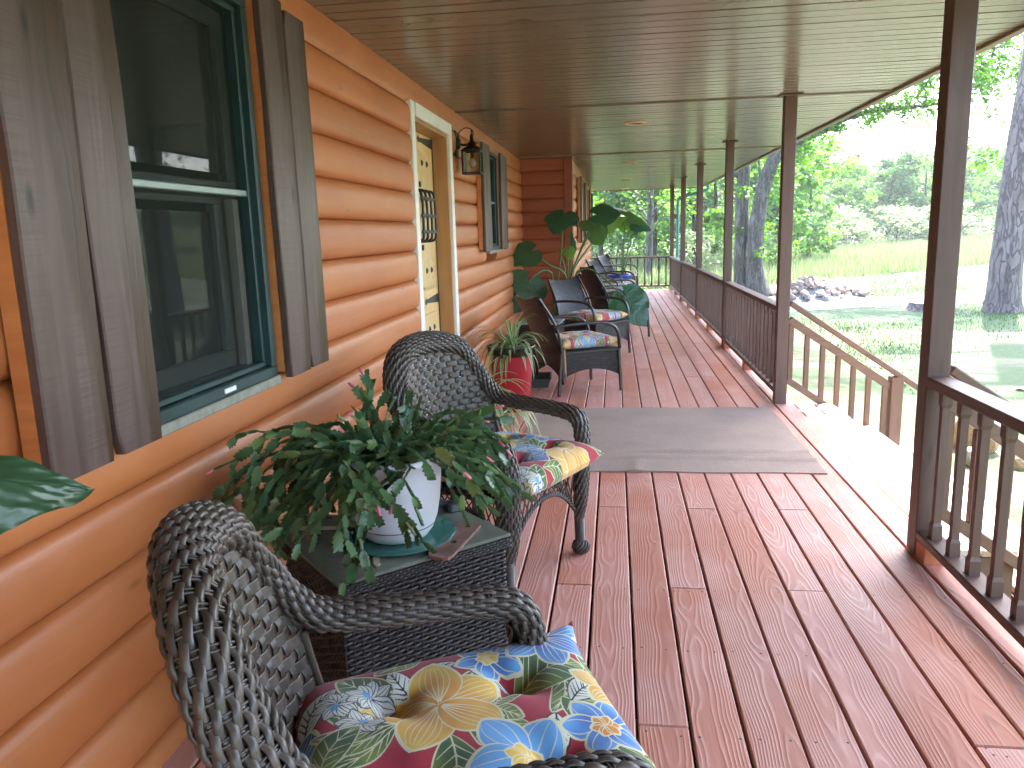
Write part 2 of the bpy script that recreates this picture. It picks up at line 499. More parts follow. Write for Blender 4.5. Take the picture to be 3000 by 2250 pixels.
def axis(lo, hi, c, n, p=2.2):
    t = np.linspace(-1, 1, n)
    s = np.sign(t) * np.abs(t) ** p
    return np.where(s < 0, c + s * (c - lo), c + s * (hi - c))
gx = axis(-300, 420, 5, 150); gy = axis(-220, 520, 16, 170)
XX, YY = np.meshgrid(gx, gy, indexing='ij')
V = np.stack([XX, YY, gz(XX, YY)], -1).reshape(-1, 3)
k = NT('lawn'); v = k.mapping((1, 1, 1), rand=False)
stv = k.n('Mapping'); stv.inputs['Scale'].default_value = (0.55, 1.25, 1); k.l(v, stv.inputs['Vector'])
n1 = k.noise(stv.outputs[0], 0.32, 5, 0.62, 0.4); n2 = k.noise(v, 9.0, 4, 0.7); n3 = k.noise(v, 60.0, 2, 0.7); n4 = k.noise(stv.outputs[0], 0.75, 4, 0.65)
g1 = k.mix(k.ramp(n2, [(0.3, 0.0), (0.7, 1.0)]), (0.020, 0.050, 0.008), (0.045, 0.084, 0.018))
dry = k.mix(k.ramp(n3, [(0.3, 0.0), (0.7, 1.0)]), (0.11, 0.10, 0.045), (0.185, 0.16, 0.095))
dirt = k.mix(k.ramp(n2, [(0.3, 0.0), (0.7, 1.0)]), (0.12, 0.08, 0.06), (0.20, 0.15, 0.115))
sp = k.n('SeparateXYZ'); k.l(v, sp.inputs[0])
near = k.ramp(k.math('MULTIPLY', k.math('ADD', sp.outputs[1], k.math('MULTIPLY', n4, 4.0)), 1 / 24.0), [(0.30, 1.0), (0.72, 0.0)])
dryf = k.math('ADD', n1, k.math('MULTIPLY', near, 0.035))
c1 = k.mix(k.ramp(dryf, [(0.50, 0.0), (0.60, 1.0)]), g1, dry)
c2 = k.mix(k.math('MULTIPLY', k.ramp(n4, [(0.56, 0.0), (0.66, 1.0)]), near), c1, dirt)
mow = k.ramp(k.math('ADD', k.math('SUBTRACT', sp.outputs[1], k.math('MULTIPLY', sp.outputs[0], 0.9)), k.math('MULTIPLY', n4, 3.0)), [(0.0, 0.0), (1.0, 1.0)])
k.set(Base_Color=c2, Roughness=0.9)
k.bump(k.math('ADD', n3, n2), 0.6, 0.03)
M['lawn'] = k.m
gnd = inst('ground', mkmesh('ground', V, gridq(len(gx), len(gy))[:, ::-1], np.zeros((0, 3), int), M['lawn'], True))
tag(gnd, kind='structure')

def strip(name, L, Rr, mat, dz, n=40):
    L = spline(L, n); Rr = spline(Rr, n)
    V = np.zeros((n, 2, 3)); V[:, 0, :2] = L; V[:, 1, :2] = Rr
    V = np.stack([V[:, 0] * (1 - t) + V[:, 1] * t for t in np.linspace(0, 1, 7)], 1)
    jit = RNG.normal(0, 0.06, (n, 1, 1)); V[..., :1] += jit
    V[..., 2] = gz(V[..., 0], V[..., 1]) + dz + 0.02 * np.array([-1.2, .5, 1, 1, 1, .5, -1.2])
    o = inst(name, mkmesh(name, V.reshape(-1, 3), gridq(n, 7)[:, ::-1], np.zeros((0, 3), int), mat, True))
    return tag(o, kind='structure')
k = NT('gravel'); v = k.mapping((1, 1, 1), rand=False)
n1 = k.noise(v, 30, 4, 0.7); n2 = k.noise(v, 1.2, 3)
k.set(Base_Color=k.mix(k.ramp(n2, [(0.4, 0.0), (0.65, 1.0)]), k.ramp(n1, [(0.3, (0.11, 0.108, 0.112)), (0.7, (0.20, 0.195, 0.20))]), (0.26, 0.24, 0.21)), Roughness=0.95)
k.bump(n1, 0.6, 0.03)
M['gravel'] = k.m
road = strip('gravel_road', [(-4, 14.2), (3.88, 18.0), (7.3, 19.8), (9.2, 20.6), (20, 24), (60, 33)], [(-5, 16.2), (4.3, 19.7), (7.6, 21.35), (9.6, 22.2), (20, 26), (60, 35.5)], M['gravel'], 0.03)

# ---------------------------------------------------------------- deck
SEAM0, PITCH = 1.222, 0.1458
deck = tag(empty('deck', (0, 8.5, 0)), kind='structure')
joists = np.arange(-1.2, 19, 0.4445) + 0.042
fixed = {12: [3.754], 9: [2.864], 6: [2.861], 4: [3.746, ], 8: [1.991], 3: [3.752], 2: [2.866, 2.866], 1: [1.975], 0: []}
nails = MB()
def nail(x, y, z=0.0003):
    a = np.linspace(0, 2 * np.pi, 7)[:-1]; r = 0.0034 + 0.0012 * RNG.random()
    Vn = np.concatenate([np.stack([x + r * np.cos(a), y + r * np.sin(a), np.full(6, z)], 1)])
    nails.add(Vn, [[0, 1, 2, 3], [0, 3, 4, 5]])
def plank(x0, x1, y0, y1, z, mat, parent, th=0.03):
    Lh, w = y1 - y0, x1 - x0
    V, Q, T = cbox(Lh, w, th, 0.004)
    o = inst('plank', mkmesh('plank', V, Q, T, mat), parent)
    dz = RNG.normal(0, 0.0007)
    o.matrix_local = Matrix.Translation(Vector(((x0 + x1) / 2, (y0 + y1) / 2, z - th / 2 + dz)) - parent.location) @ frame((0, 0, 0), (0, 1, 0), (0, 0, 1))
    return o
# seam list of joints per board row measured on the planks that can be seen, others random on the joists
seed_joint = {('x', -0.0): 0}
def row_joints(k, xm):
    known = {8: [3.754], 9: [2.864], 7: [1.991], 6: [2.86], 5: [3.746], 4: [5.2], 3: [2.866], 2: [3.752], 1: [1.975], 10: [4.6]}
    J = list(known.get(k, []))
    lo = (J[0] if J else RNG.choice(joists[3:8]))
    if not J: J = [lo]
    y = J[0]
    while y < 17:
        y = y + RNG.choice([3.6, 4.2, 4.8]) ; y = float(joists[np.argmin(abs(joists - y))]); J.append(y)
    y = J[0]
    if y > 3.9: J.insert(0, y - 4.2)
    return [j for j in J if -1.5 < j < 17.8]
DECK_Y0, DECK_Y1 = -4.4, 18.25
for kk in range(-1, 17):
    x1 = SEAM0 - PITCH * kk; x0 = max(x1 - PITCH, -1.30)
    g = 0.0038 if kk % 3 else 0.0048
    J = [DECK_Y0] + row_joints(kk, (x0 + x1) / 2) + [DECK_Y1]
    for a, b in zip(J[:-1], J[1:]):
        plank(x0 + g, x1 - g, a + 0.0012, b - 0.0012, 0.0, M['deck'], deck)
    for jy in joists:
        if -0.5 < jy < 18 and x0 > -1.2:
            ends = any(abs(jy - j) < 0.03 for j in J[1:-1])
            for fx in ((0.2, 0.5, 0.8) if ends else (0.2, 0.8)):
                for oy in ((-0.014, 0.014) if ends else (0.0,)):
                    nail(x0 + PITCH * fx + RNG.normal(0, 0.005), jy + oy + RNG.normal(0, 0.004))
no = nails.obj('nails', M['iron'], deck); no.location = -deck.location; tag(no, kind='stuff')
# joists and skirt below
mb = MB()
for jy in np.arange(-4.3, 18.3, 0.4445): mb.box((0.05, jy, -0.13), (2.6, 0.04, 0.19))
jo = mb.obj('joists', M['backing'], deck); jo.location = -deck.location; tag(jo, kind='stuff')
for (p, q) in (((1.386, -4.4, -0.13), (1.386, 3.2, -0.13)), ((1.386, 6.2, -0.13), (1.386, 18.25, -0.13)), ((-0.6, 18.268, -0.13), (1.38, 18.268, -0.13))):
    o = MB().bar(p, q, 0.03, 0.24, (0, 0, 1), 0.004).obj('rim_board', M['deck'], deck); o.location = -deck.location

# ---------------------------------------------------------------- ceiling
HC = 2.287
ceiling = tag(empty('ceiling', (0.4, 8, HC)), kind='structure')
cp = 0.1155
V, Q, T = cbox(3.25, cp - 0.0105, 0.016, 0.002)
cme = mkmesh('soffit_board', V, Q, T, M['soffit'])
yy = -5.5
while yy < 19.2:
    o = inst('soffit_board', cme, ceiling)
    o.location = (0.395 - 0.4, yy + cp / 2 - 8, 0.008 + RNG.normal(0, 0.0006))
    yy += cp
o = MB().box((0, -1.1, 0.03), (3.3, 24.9, 0.02)).obj('soffit_deck', M['fascia'], ceiling)
for y in (6.2, 10.05):
    o = MB().box((0, y - 8, -0.005), (3.24, 0.045 if y > 7 else 0.010, 0.009), 0.003).obj('joint_channel', M['hchannel'] if y > 7 else M['soffit'], ceiling)
# ---------------------------------------------------------------- house
house = tag(empty('log_house', (-3.2, 7, -0.5)), 'long log house with orange stained rounded log siding behind the porch', 'house')
HL = house.location
def hp(o):
    o.location = o.location - HL
    return o
LP = 0.174; Z0 = 2.139 - 13 * LP + 0.0
def log_mesh(L, h=LP, depth=0.025, back=0.10, flat=1.0):
    n = max(3, int(L / 0.3) + 2)
    t = np.linspace(0, 1, 15)
    prof_z = 0.002 + t * (h - 0.004)
    prof_y = depth * flat * np.power(np.clip(1 - np.abs(2 * t - 1) ** 2.6, 0, 1), 0.55)
    P = np.concatenate([np.stack([prof_y, prof_z], 1), [[-back, h - 0.002], [-back, 0.002]]])
    xs = np.linspace(0, L, n); m = len(P)
    V = np.zeros((n, m, 3)); V[..., 0] = xs[:, None]; V[..., 1] = -P[None, :, 0]; V[..., 2] = P[None, :, 1]
    V[:, 1:14, 1] += (np.cumsum(RNG.normal(0, 0.0006, n)) * 0.5)[:, None]
    V[:, 1:14, 2] += RNG.normal(0, 0.0008, n)[:, None]
    Q = gridq(n, m, wrap=True)
    V = V.reshape(-1, 3)
    T = []
    for base, sgn in ((0, 1), ((n - 1) * m, -1)):
        c = len(V); V = np.concatenate([V, V[base:base + m].mean(0)[None]])
        for j in range(m):
            f = (c, base + j, base + (j + 1) % m) if sgn > 0 else (c, base + (j + 1) % m, base + j)
            T.append(f)
    return V, Q, np.array(T)
def add_log(p, d, z, L, mat=None, flat=1.0, h=LP):
    """log starting at p(x,y) running along d (unit) facing to the right of d"""
    V, Q, T = log_mesh(L, h, flat=flat)
    me = mkmesh('log', V, Q, T, mat or M['log'], True)
    try: me.set_sharp_from_angle(angle=R(50))
    except Exception: pass
    o = inst('log', me, house)
    d3 = Vector((d[0], d[1], 0))
    o.matrix_local = Matrix.Translation(Vector((p[0], p[1], z)) - HL) @ frame((0, 0, 0), d3, (0, 0, 1))
    return o
WX = -1.224
OPEN = [(1.74, 2.565, 0.86, 2.135), (4.76, 5.84, -0.2, 2.139), (7.37, 8.04, 1.175, 2.139)]
for i in range(14):
    z = Z0 + i * LP
    segs = [(-5.6, 10.43)]
    for (a, b, zl, zh) in OPEN:
        if z + LP > zl + 0.08 and z < zh - 0.06:
            ns = []
            for (s, e) in segs:
                if a > s and b < e: ns += [(s, a), (b, e)]
                else: ns.append((s, e))
            segs = ns
    if i == 13:
        segs = [(-5.6, 3.1), (3.1, 10.43)]
    for (s, e) in segs:
        add_log((WX, s), (0, 1), z, e - s, flat=(0.55 if i == 13 else 1.0))
# far wing of the house, set forward
FX = -0.56
for i in range(14):
    z = Z0 + i * LP
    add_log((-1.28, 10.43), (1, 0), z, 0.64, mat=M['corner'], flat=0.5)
    segs = [(10.53, 18.0)]
    for (a, b, zl, zh) in ((11.85, 13.0, 1.19, 2.139), (15.6, 16.8, 1.19, 2.139)):
        if z + LP > zl + 0.08 and z < zh - 0.06:
            ns = []
            for (s, e) in segs:
                if a > s and b < e: ns += [(s, a), (b, e)]
                else: ns.append((s, e))
            segs = ns
    for (s, e) in segs: add_log((FX, s), (0, 1), z, e - s, flat=(0.6 if i == 13 else 1.0))
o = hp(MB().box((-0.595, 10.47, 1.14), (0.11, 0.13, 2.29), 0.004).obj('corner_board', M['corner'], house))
o = hp(MB().box((-0.585, 18.06, 1.14), (0.12, 0.12, 2.29), 0.004).obj('corner_board', M['log'], house))
mb = MB()
mb.box((-1.44, 2.5, 1.0), (0.12, 16.4, 3.0)); mb.box((-0.72, 14.3, 1.0), (0.1, 7.5, 3.0)); mb.box((-1.0, 10.62, 1.0), (0.75, 0.1, 3.0))
o = hp(mb.obj('light_stop_backing', M['backing'], house)); tag(o, kind='stuff')  # unseen boxes added behind the logs to stop light inside the house
mb = MB()
mb.box((-3.5, 18.12, 1.0), (5.8, 0.1, 3.0)); mb.box((-6.4, 6.5, 1.0), (0.1, 23, 3.0)); mb.box((-3.9, -5.7, 1.0), (5.0, 0.1, 3.0))
o = hp(mb.obj('outer_wall', M['log'], house))
# roof with fascia and gutter
Vr = np.array([[2.04, -5.7, 2.36], [2.04, 19.35, 2.36], [-3.2, 19.35, 4.6], [-3.2, -5.7, 4.6], [-7.2, 19.35, 2.8], [-7.2, -5.7, 2.8]], float)
th = np.array([0, 0, 0.06])
Vr2 = np.concatenate([Vr, Vr + th])
o = hp(inst('roof', mkmesh('roof', Vr2, np.array([[0, 3, 2, 1], [3, 5, 4, 2], [6, 7, 8, 9], [9, 8, 10, 11], [0, 1, 7, 6], [5, 11, 10, 4]]), np.array([[1, 2, 8], [1, 8, 7], [2, 4, 10], [2, 10, 8], [3, 0, 6], [3, 6, 9], [5, 3, 9], [5, 9, 11]]), M['shingle']), house))
mb = MB(); mb.box((2.032, 6.85, 2.352), (0.02, 24.9, 0.15), 0.003); mb.box((-0.1, 19.33, 2.352), (4.25, 0.02, 0.15), 0.003)
hp(mb.obj('fascia', M['fascia'], house))
hp(MB().box((2.0, 6.85, 2.277), (0.045, 24.85, 0.02), 0.003).obj('edge_trim', M['cream_trim'], house))
mb = MB()
for s in (0, 1):
    pass
P = [(2.05, 2.43), (2.05, 2.325), (2.07, 2.315), (2.13, 2.315), (2.16, 2.36), (2.17, 2.43)]
for a, b in zip(P[:-1], P[1:]):
    mb.bar(((a[0] + b[0]) / 2, -5.6, (a[1] + b[1]) / 2), ((a[0] + b[0]) / 2, 19.3, (a[1] + b[1]) / 2), 0.004, math.hypot(b[0] - a[0], b[1] - a[1]) + 0.004, (b[0] - a[0], 0, b[1] - a[1]))
hp(mb.obj('gutter', M['downspout'], house))
# downspout at the far corner
ds = tag(empty('downspout', (1.43, 18.55, -0.5)), 'teal metal downspout bending from the roof edge down past the far corner post', 'downspout')
dp = spline([(2.1, 18.6, 2.33), (2.09, 18.6, 2.22), (2.0, 18.6, 2.16), (1.60, 18.6, 2.07), (1.47, 18.6, 2.02), (1.432, 18.6, 1.92), (1.43, 18.6, 1.4), (1.43, 18.6, -0.45)], 40)
o = MB().tube(dp, 0.036, 8).obj('pipe', M['downspout'], ds, True); o.location = -ds.location
o = MB().box((1.36, 18.58, 1.62), (0.14, 0.05, 0.1), 0.003).obj('bracket', M['stair'], ds); o.location = -ds.location

# -------- windows, shutters
def bars(mb, x, y0, y1, z0, z1, w, t):
    """rectangular frame of four bars in the plane x"""
    mb.box((x, (y0 + y1) / 2, z1 - w / 2), (t, y1 - y0, w), 0.003)
    mb.box((x, (y0 + y1) / 2, z0 + w / 2), (t, y1 - y0, w), 0.003)
    mb.box((x, y0 + w / 2, (z0 + z1) / 2), (t * 0.98, w, z1 - z0 - 2 * w), 0.003)
    mb.box((x, y1 - w / 2, (z0 + z1) / 2), (t * 0.98, w, z1 - z0 - 2 * w), 0.003)
def make_window(y0, y1, z0, z1, zm, X=-1.185, detail=True):
    w = hp(empty('window', (X, (y0 + y1) / 2, z0), parent=house))
    off = -Vector((X, (y0 + y1) / 2, z0))
    def pt(mb, name, mat, sm=False):
        o = mb.obj(name, mat, w, sm); o.location = off; return o
    mb = MB(); bars(mb, X - 0.02, y0, y1, z0, z1, 0.034, 0.07); pt(mb, 'casing', M['green'])
    mb = MB(); bars(mb, X - 0.032, y0 + 0.036, y1 - 0.036, z0 + 0.036, z1 - 0.036, 0.018, 0.05); pt(mb, 'stop', M['green'])
    if detail:
        for yv in (y1 - 0.075, y1 - 0.0875, y1 - 0.1, y0 + 0.075, y0 + 0.092):
            pt(MB().box((X - 0.055, yv, (z0 + zm) / 2 + 0.01), (0.03, 0.011, zm - z0 - 0.06), 0.002), 'jamb_liner', M['liner'])
    ins = 0.058
    mb = MB(); bars(mb, X - 0.062, y0 + ins, y1 - ins, zm - 0.015, z1 - ins, 0.05, 0.03); pt(mb, 'upper_sash', M['sash'])
    pt(MB().box((X - 0.066, (y0 + y1) / 2, (zm + z1) / 2), (0.006, y1 - y0 - 2 * ins - 0.08, z1 - zm - 0.12)), 'pane', M['glass'])
    mb = MB(); bars(mb, X - 0.088, y0 + ins + (0.055 if detail else 0), y1 - ins - (0.055 if detail else 0), z0 + 0.055, zm + 0.02, 0.055, 0.03); pt(mb, 'lower_sash', M['sash'])
    pt(MB().box((X - 0.092, (y0 + y1) / 2, (z0 + zm) / 2), (0.006, y1 - y0 - 2 * ins - 0.16, zm - z0 - 0.12)), 'pane', M['glass'])
    pt(MB().box((X - 0.032, (y0 + y1) / 2, zm), (0.035, y1 - y0 - 0.075, 0.02), 0.003), 'meeting_rail', M['meeting'])
    pt(MB().box((X - 0.038, (y0 + y1) / 2, (z0 + z1) / 2), (0.0015, y1 - y0 - 0.1, z1 - z0 - 0.1)), 'insect_screen', M['screen'])
    pt(MB().box((X - 0.012, (y0 + y1) / 2, z0 - 0.017), (0.07, y1 - y0 + 0.02, 0.03), 0.004), 'sill', M['sill'])
    pt(MB().box((X - 0.07, (y0 + y1) / 2, z0 + 0.045), (0.06, y1 - y0 - 0.12, 0.02), 0.003), 'track', M['sash'])
    if detail:
        pt(MB().box((X + 0.0165, y0 + 0.475, z0 + 0.017), (0.003, 0.07, 0.014)), 'frame_glint', M['white'])  # white box stands for a faint light reflection on the frame
    return w
make_window(1.74, 2.562, 0.898, 2.125, 1.513)
make_window(7.375, 8.035, 1.205, 2.13, 1.66, detail=False)
make_window(11.87, 12.98, 1.22, 2.1, 1.66, X=FX + 0.05, detail=False)
make_window(15.62, 16.78, 1.22, 2.1, 1.66, X=FX + 0.05, detail=False)
def shutter(ys, z0, z1, X, sk=1):
    """two rough sawn boards on an orange batten"""
    s = hp(empty('shutter', (X, ys[0][0], z0), parent=house)); off = -Vector((X, ys[0][0], z0))
    a, b = ys[0][0], ys[-1][1]
    o = MB().bar((X - 0.031, a + 0.012, z0 + 0.02), (X - 0.031, a + 0.012, z1 - 0.02), 0.022, 0.038, (1, 0, 0)).obj('batten', M['batten'], s); o.location = off
    o = MB().bar((X - 0.031, b - 0.05, z0 + 0.04), (X - 0.031, b - 0.05, z1 - 0.04), 0.022, 0.038, (1, 0, 0)).obj('batten', M['batten'], s); o.location = off
    for i, (p, q) in enumerate(ys):
        L = (z1 - z0) + RNG.normal(0, 0.006); w = q - p
        n = 24
        # slightly wavy board with a waney edge, length along local X
        xs = np.linspace(0, L, n)
        e0 = -w / 2 + np.interp(xs, np.linspace(0, L, 7), RNG.normal(0, 0.0025, 7)); e1 = w / 2 + np.interp(xs, np.linspace(0, L, 7), RNG.normal(0, 0.003, 7))
        e1[-1] -= 0.018 if i else 0.004; e1[0] -= 0.015 if i else 0.003; e0[0] += 0.004
        bow = 0.004 * np.sin(xs * 1.7 + RNG.random() * 6)
        Vb = np.zeros((n, 8, 3)); Vb[..., 0] = xs[:, None]
        t = 0.013
        sec = [(e0 + 0.004, -t), (e0, -t + 0.004), (e0, t - 0.004), (e0 + 0.004, t), (e1 - 0.004, t), (e1, t - 0.004), (e1, -t + 0.004), (e1 - 0.004, -t)]
        for j, (yv, zv) in enumerate(sec): Vb[:, j, 1] = yv; Vb[:, j, 2] = zv + bow
        Vf = Vb.reshape(-1, 3); Q = list(map(list, gridq(n, 8, wrap=True))); 
        caps = [[0, 1, 2, 3], [0, 3, 4, 7], [4, 5, 6, 7]]; e = (n - 1) * 8
        Q += caps + [[e + c for c in reversed(f)] for f in caps]
        o = inst('board', mkmesh('board', Vf, np.array(Q), np.zeros((0, 3), int), M['shutter']), s)
        o.matrix_local = frame(Vector((X, (p + q) / 2, z0 + RNG.normal(0, 0.003))) + off, (0, 0, 1), (1, 0, 0))
    return s
shutter([(1.385, 1.588), (1.594, 1.772)], 0.883, 2.15, -1.140)
shutter([(2.588, 2.768), (2.774, 2.955)], 0.884, 2.15, -1.145)
shutter([(6.97, 7.165), (7.17, 7.375)], 1.20, 2.15, -1.15)
shutter([(8.05, 8.29), (8.295, 8.53)], 1.20, 2.15, -1.15)
for a in (11.42, 13.0, 15.2, 16.8):
    shutter([(a, a + 0.2), (a + 0.205, a + 0.41)], 1.19, 2.13, FX + 0.09)

# -------- front door
dr = hp(empty('front_door', (-1.24, 5.3, 0), parent=house)); doff = Vector((1.24, -5.3, 0))
def dpart(mb, name, mat, sm=False):
    o = mb.obj(name, mat, dr, sm); o.location = doff; return o
DX = -1.31
def vboard(name, mat, x, y0, y1, z0, z1, t, b=0.003, parent=dr, off=doff):
    V, Q, T = cbox(z1 - z0, y1 - y0, t, b)
    o = inst(name, mkmesh(name, V, Q, T, mat), parent)
    o.matrix_local = frame(Vector((x, (y0 + y1) / 2, (z0 + z1) / 2)) + off, (0, 0, 1), (1, 0, 0)); return o
def hboard(name, mat, x, y0, y1, z0, z1, t, b=0.003, parent=dr, off=doff):
    V, Q, T = cbox(y1 - y0, z1 - z0, t, b)
    o = inst(name, mkmesh(name, V, Q, T, mat), parent)
    o.matrix_local = frame(Vector((x, (y0 + y1) / 2, (z0 + z1) / 2)) + off, (0, 1, 0), (1, 0, 0)); return o
vboard('casing', M['white'], -1.222, 4.735, 4.82, -0.02, 2.155, 0.06)
vboard('casing', M['white'], -1.205, 5.775, 5.862, -0.02, 2.152, 0.05)
hboard('casing', M['white'], -1.206, 4.822, 5.773, 2.07, 2.152, 0.048)
vboard('jamb', M['jamb'], -1.275, 5.75, 5.772, 0.0, 2.068, 0.15)
vboard('jamb', M['jamb'], -1.275, 4.823, 4.845, 0.0, 2.068, 0.15)
hboard('head_jamb', M['jamb'], -1.275, 4.847, 5.748, 2.045, 2.068, 0.15)
hboard('threshold', M['bronze'], -1.255, 4.85, 5.748, 0.0, 0.03, 0.15)
vboard('weatherstrip', M['iron'], -1.318, 5.738, 5.749, 0.03, 2.043, 0.03)
vboard('leaf', M['pine_board'], DX - 0.02, 4.85, 5.742, 0.032, 2.042, 0.04)
# raised arched upper panel and the lower panels of the leaf
for (a, b, z0, z1, arch) in ((4.96, 5.63, 0.98, 1.93, 0.13), (4.96, 5.63, 0.22, 0.82, 0.0)):
    n = 15; yv = np.linspace(b, a, n)
    top = z1 - arch * ((yv - (a + b) / 2) / ((b - a) / 2)) ** 2
    loop = np.concatenate([[[a, z0], [b, z0]], np.stack([yv, top], 1)])
    cc = loop.mean(0)
    mb = MB(); m_ = len(loop)
    ring = [loop, cc + (loop - cc) * np.array([0.95, 0.965]), cc + (loop - cc) * np.array([0.9, 0.93])]
    X_ = [DX + 0.0005, DX - 0.008 + 0.0005 + 0.018, DX + 0.012]
    Vp = np.concatenate([np.stack([np.full(m_, x), r_[:, 0], r_[:, 1]], 1) for x, r_ in zip(X_, ring)])
    Q_ = gridq(3, m_, wrap=True)
    Vp = np.concatenate([Vp, [[DX + 0.012, cc[0], cc[1]]]])
    T_ = [(3 * m_, 2 * m_ + j, 2 * m_ + (j + 1) % m_) for j in range(m_)]
    mb.add(Vp, Q_, T_); dpart(mb, 'panel', M['pine_board'])
# strap hinges
for zz in (2.0, 0.905, 0.25):
    mb = MB(); n = 9
    yv = np.linspace(5.735, 5.36, n); w_ = np.linspace(0.034, 0.011, n)
    mb.add(np.concatenate([np.stack([np.full(n, DX + 0.004), yv, zz + w_], 1), np.stack([np.full(n, DX + 0.004), yv, zz - w_], 1), np.stack([np.full(n, DX), yv, zz + w_], 1), np.stack([np.full(n, DX), yv, zz - w_], 1)]),
           [[i, i + n, i + 1 + n, i + 1] for i in range(n - 1)] + [[i, i + 1, i + 1 + 2 * n, i + 2 * n] for i in range(n - 1)] + [[i + n, i + 3 * n, i + 1 + 3 * n, i + 1 + n] for i in range(n - 1)])
    mb.add([[DX + 0.004, 5.37, zz], [DX + 0.004, 5.36, zz + 0.028], [DX + 0.004, 5.335, zz + 0.018], [DX + 0.004, 5.305, zz], [DX + 0.004, 5.335, zz - 0.018], [DX + 0.004, 5.36, zz - 0.028]], None, [(0, 1, 2), (0, 2, 3), (0, 3, 4), (0, 4, 5)])
    dpart(mb, 'strap_hinge', M['iron'])
# studs
st = MB(); st.lathe([(0.0, 0.012), (0.012, 0.009), (0.02, 0.003), (0.022, 0.0)], 12)
stm = st.mesh('stud', M['iron'], True)
for yv in (4.98, 5.12, 5.37, 5.51):
    for zz in (1.845, 1.12, 0.712):
        o = inst('stud', stm, dr); o.matrix_local = frame(Vector((DX + 0.012, yv, zz)) + doff, (0, 1, 0), (1, 0, 0))
# grille over the speakeasy hatch
gr = MB()
for yv in (5.10, 5.22, 5.34, 5.46):
    P = spline([(DX + 0.01, yv, 1.66), (DX + 0.055, yv, 1.65), (DX + 0.07, yv, 1.58), (DX + 0.07, yv, 1.38), (DX + 0.055, yv, 1.33), (DX + 0.01, yv, 1.32)], 22)
    gr.tube(P, 0.009, 6)
for zz in (1.6, 1.49, 1.385): gr.bar((DX + 0.07, 5.07, zz), (DX + 0.07, 5.49, zz), 0.022, 0.012, (1, 0, 0), 0.003)
for zz in (1.70, 1.28): gr.tube([(DX + 0.01, 5.28, zz), (DX + 0.02, 5.28, zz)], 0.02, 8)
dpart(gr, 'grille', M['iron'], True)
dpart(MB().box((DX + 0.004, 5.28, 1.49), (0.02, 0.3, 0.27), 0.004), 'hatch', M['pine_board'])
mb = MB(); mb.box((DX + 0.006, 4.92, 1.0), (0.012, 0.05, 0.2), 0.004); mb.tube([(DX + 0.01, 4.92, 1.02), (DX + 0.06, 4.92, 1.02), (DX + 0.065, 5.03, 1.02)], 0.01, 8)
dpart(mb, 'handle', M['iron'], True)

# -------- posts and railings
PX0, PX1 = 1.222, 1.31
PY = [0.30, 3.225, 6.12, 9.15, 12.22, 15.15, 18.05]
plab = ['brown porch post at the near end of the closest railing', 'large brown porch post on the near side of the steps', 'brown porch post on the far side of the steps where railing resumes',
        'brown porch post one bay beyond the far stair railing', 'brown porch post with the oak trunk just to its right', 'brown porch post next to last before the far corner', 'brown corner post at the far end where the two railings meet']
Vp_, Qp_, Tp_ = cbox(HC - 0.002, 0.088, 0.088, 0.004)
pme = mkmesh('porch_post', Vp_, Qp_, Tp_, M['post'])
for i, y in enumerate(PY):
    e = tag(empty('porch_post', ((PX0 + PX1) / 2, y + 0.044, 0)), plab[i], 'post', 'brown square posts along the porch edge')
    o = inst('shaft', pme, e); o.matrix_local = frame((0, 0, HC / 2), (0, 0, 1), (1, 0, 0))
    o = MB().box((0, 0, HC - 0.008), (0.16, 0.125, 0.012), 0.002).obj('top_flashing', M['fascia'], e)
def baluster_mesh(L, w=0.038):
    z = np.array([0, 0.055, 0.07, 0.5 * L, L - 0.07, L - 0.055, L]); hw = np.array([w, w, w * 0.74, w * 0.74, w * 0.74, w, w]) / 2
    V = []
    for zz, h in zip(z, hw): V += [(zz, -h, -h), (zz, h, -h), (zz, h, h), (zz, -h, h)]
    Q = gridq(len(z), 4, wrap=True)
    e = (len(z) - 1) * 4
    return mkmesh('baluster', np.array(V, float), np.concatenate([Q, [[0, 1, 2, 3], [e + 3, e + 2, e + 1, e]]]), np.zeros((0, 3), int), M['post'])
bme = baluster_mesh(0.606)
def railing(a, b, label, n, blocks, flip=False):
    """a, b: ends on plan of the rail centre line"""
    a = Vector((a[0], a[1], 0)); b = Vector((b[0], b[1], 0)); d = (b - a); L = d.length; d.normalize(); nrm = Vector((-d.y, d.x, 0))
    e = tag(empty('porch_railing', (a + b) / 2), label, 'railing', 'brown baluster railings between the porch posts')
    off = (a + b) / 2
    for nm, zc, hh, ww in (('top_rail', 0.735, 0.04, 0.094), ('bottom_rail', 0.094, 0.036, 0.088)):
        Vb, Qb, Tb = cbox(L - 0.004, ww, hh, 0.005)
        o = inst(nm, mkmesh(nm, Vb, Qb, Tb, M['post']), e); o.matrix_local = frame((0, 0, zc), d, (0, 0, 1))
    for i in range(n):
        p = a + d * (L * (i + 0.5) / n) - off
        o = inst('baluster', bme, e); o.matrix_local = frame((p.x, p.y, 0.1115), (0, 0, 1), nrm)
        o.rotation_euler.rotate_axis('X', RNG.normal(0, 0.01))
    for t in blocks:
        p = a + d * t - off
        Vb, Qb, Tb = cbox(0.09, 0.082, 0.075, 0.003)
        o = inst('foot_block', mkmesh('foot_block', Vb, Qb, Tb, M['block']), e); o.matrix_local = frame((p.x, p.y, 0.038), d, (0, 0, 1))
cx = (PX0 + PX1) / 2
rl = ['near railing beside the viewer on the right, ending at the near stair post', '', 'long railing bay just beyond the far stair railing', 'second railing bay beyond the steps', 'third railing bay beyond the steps', 'last side railing bay reaching the far corner post']
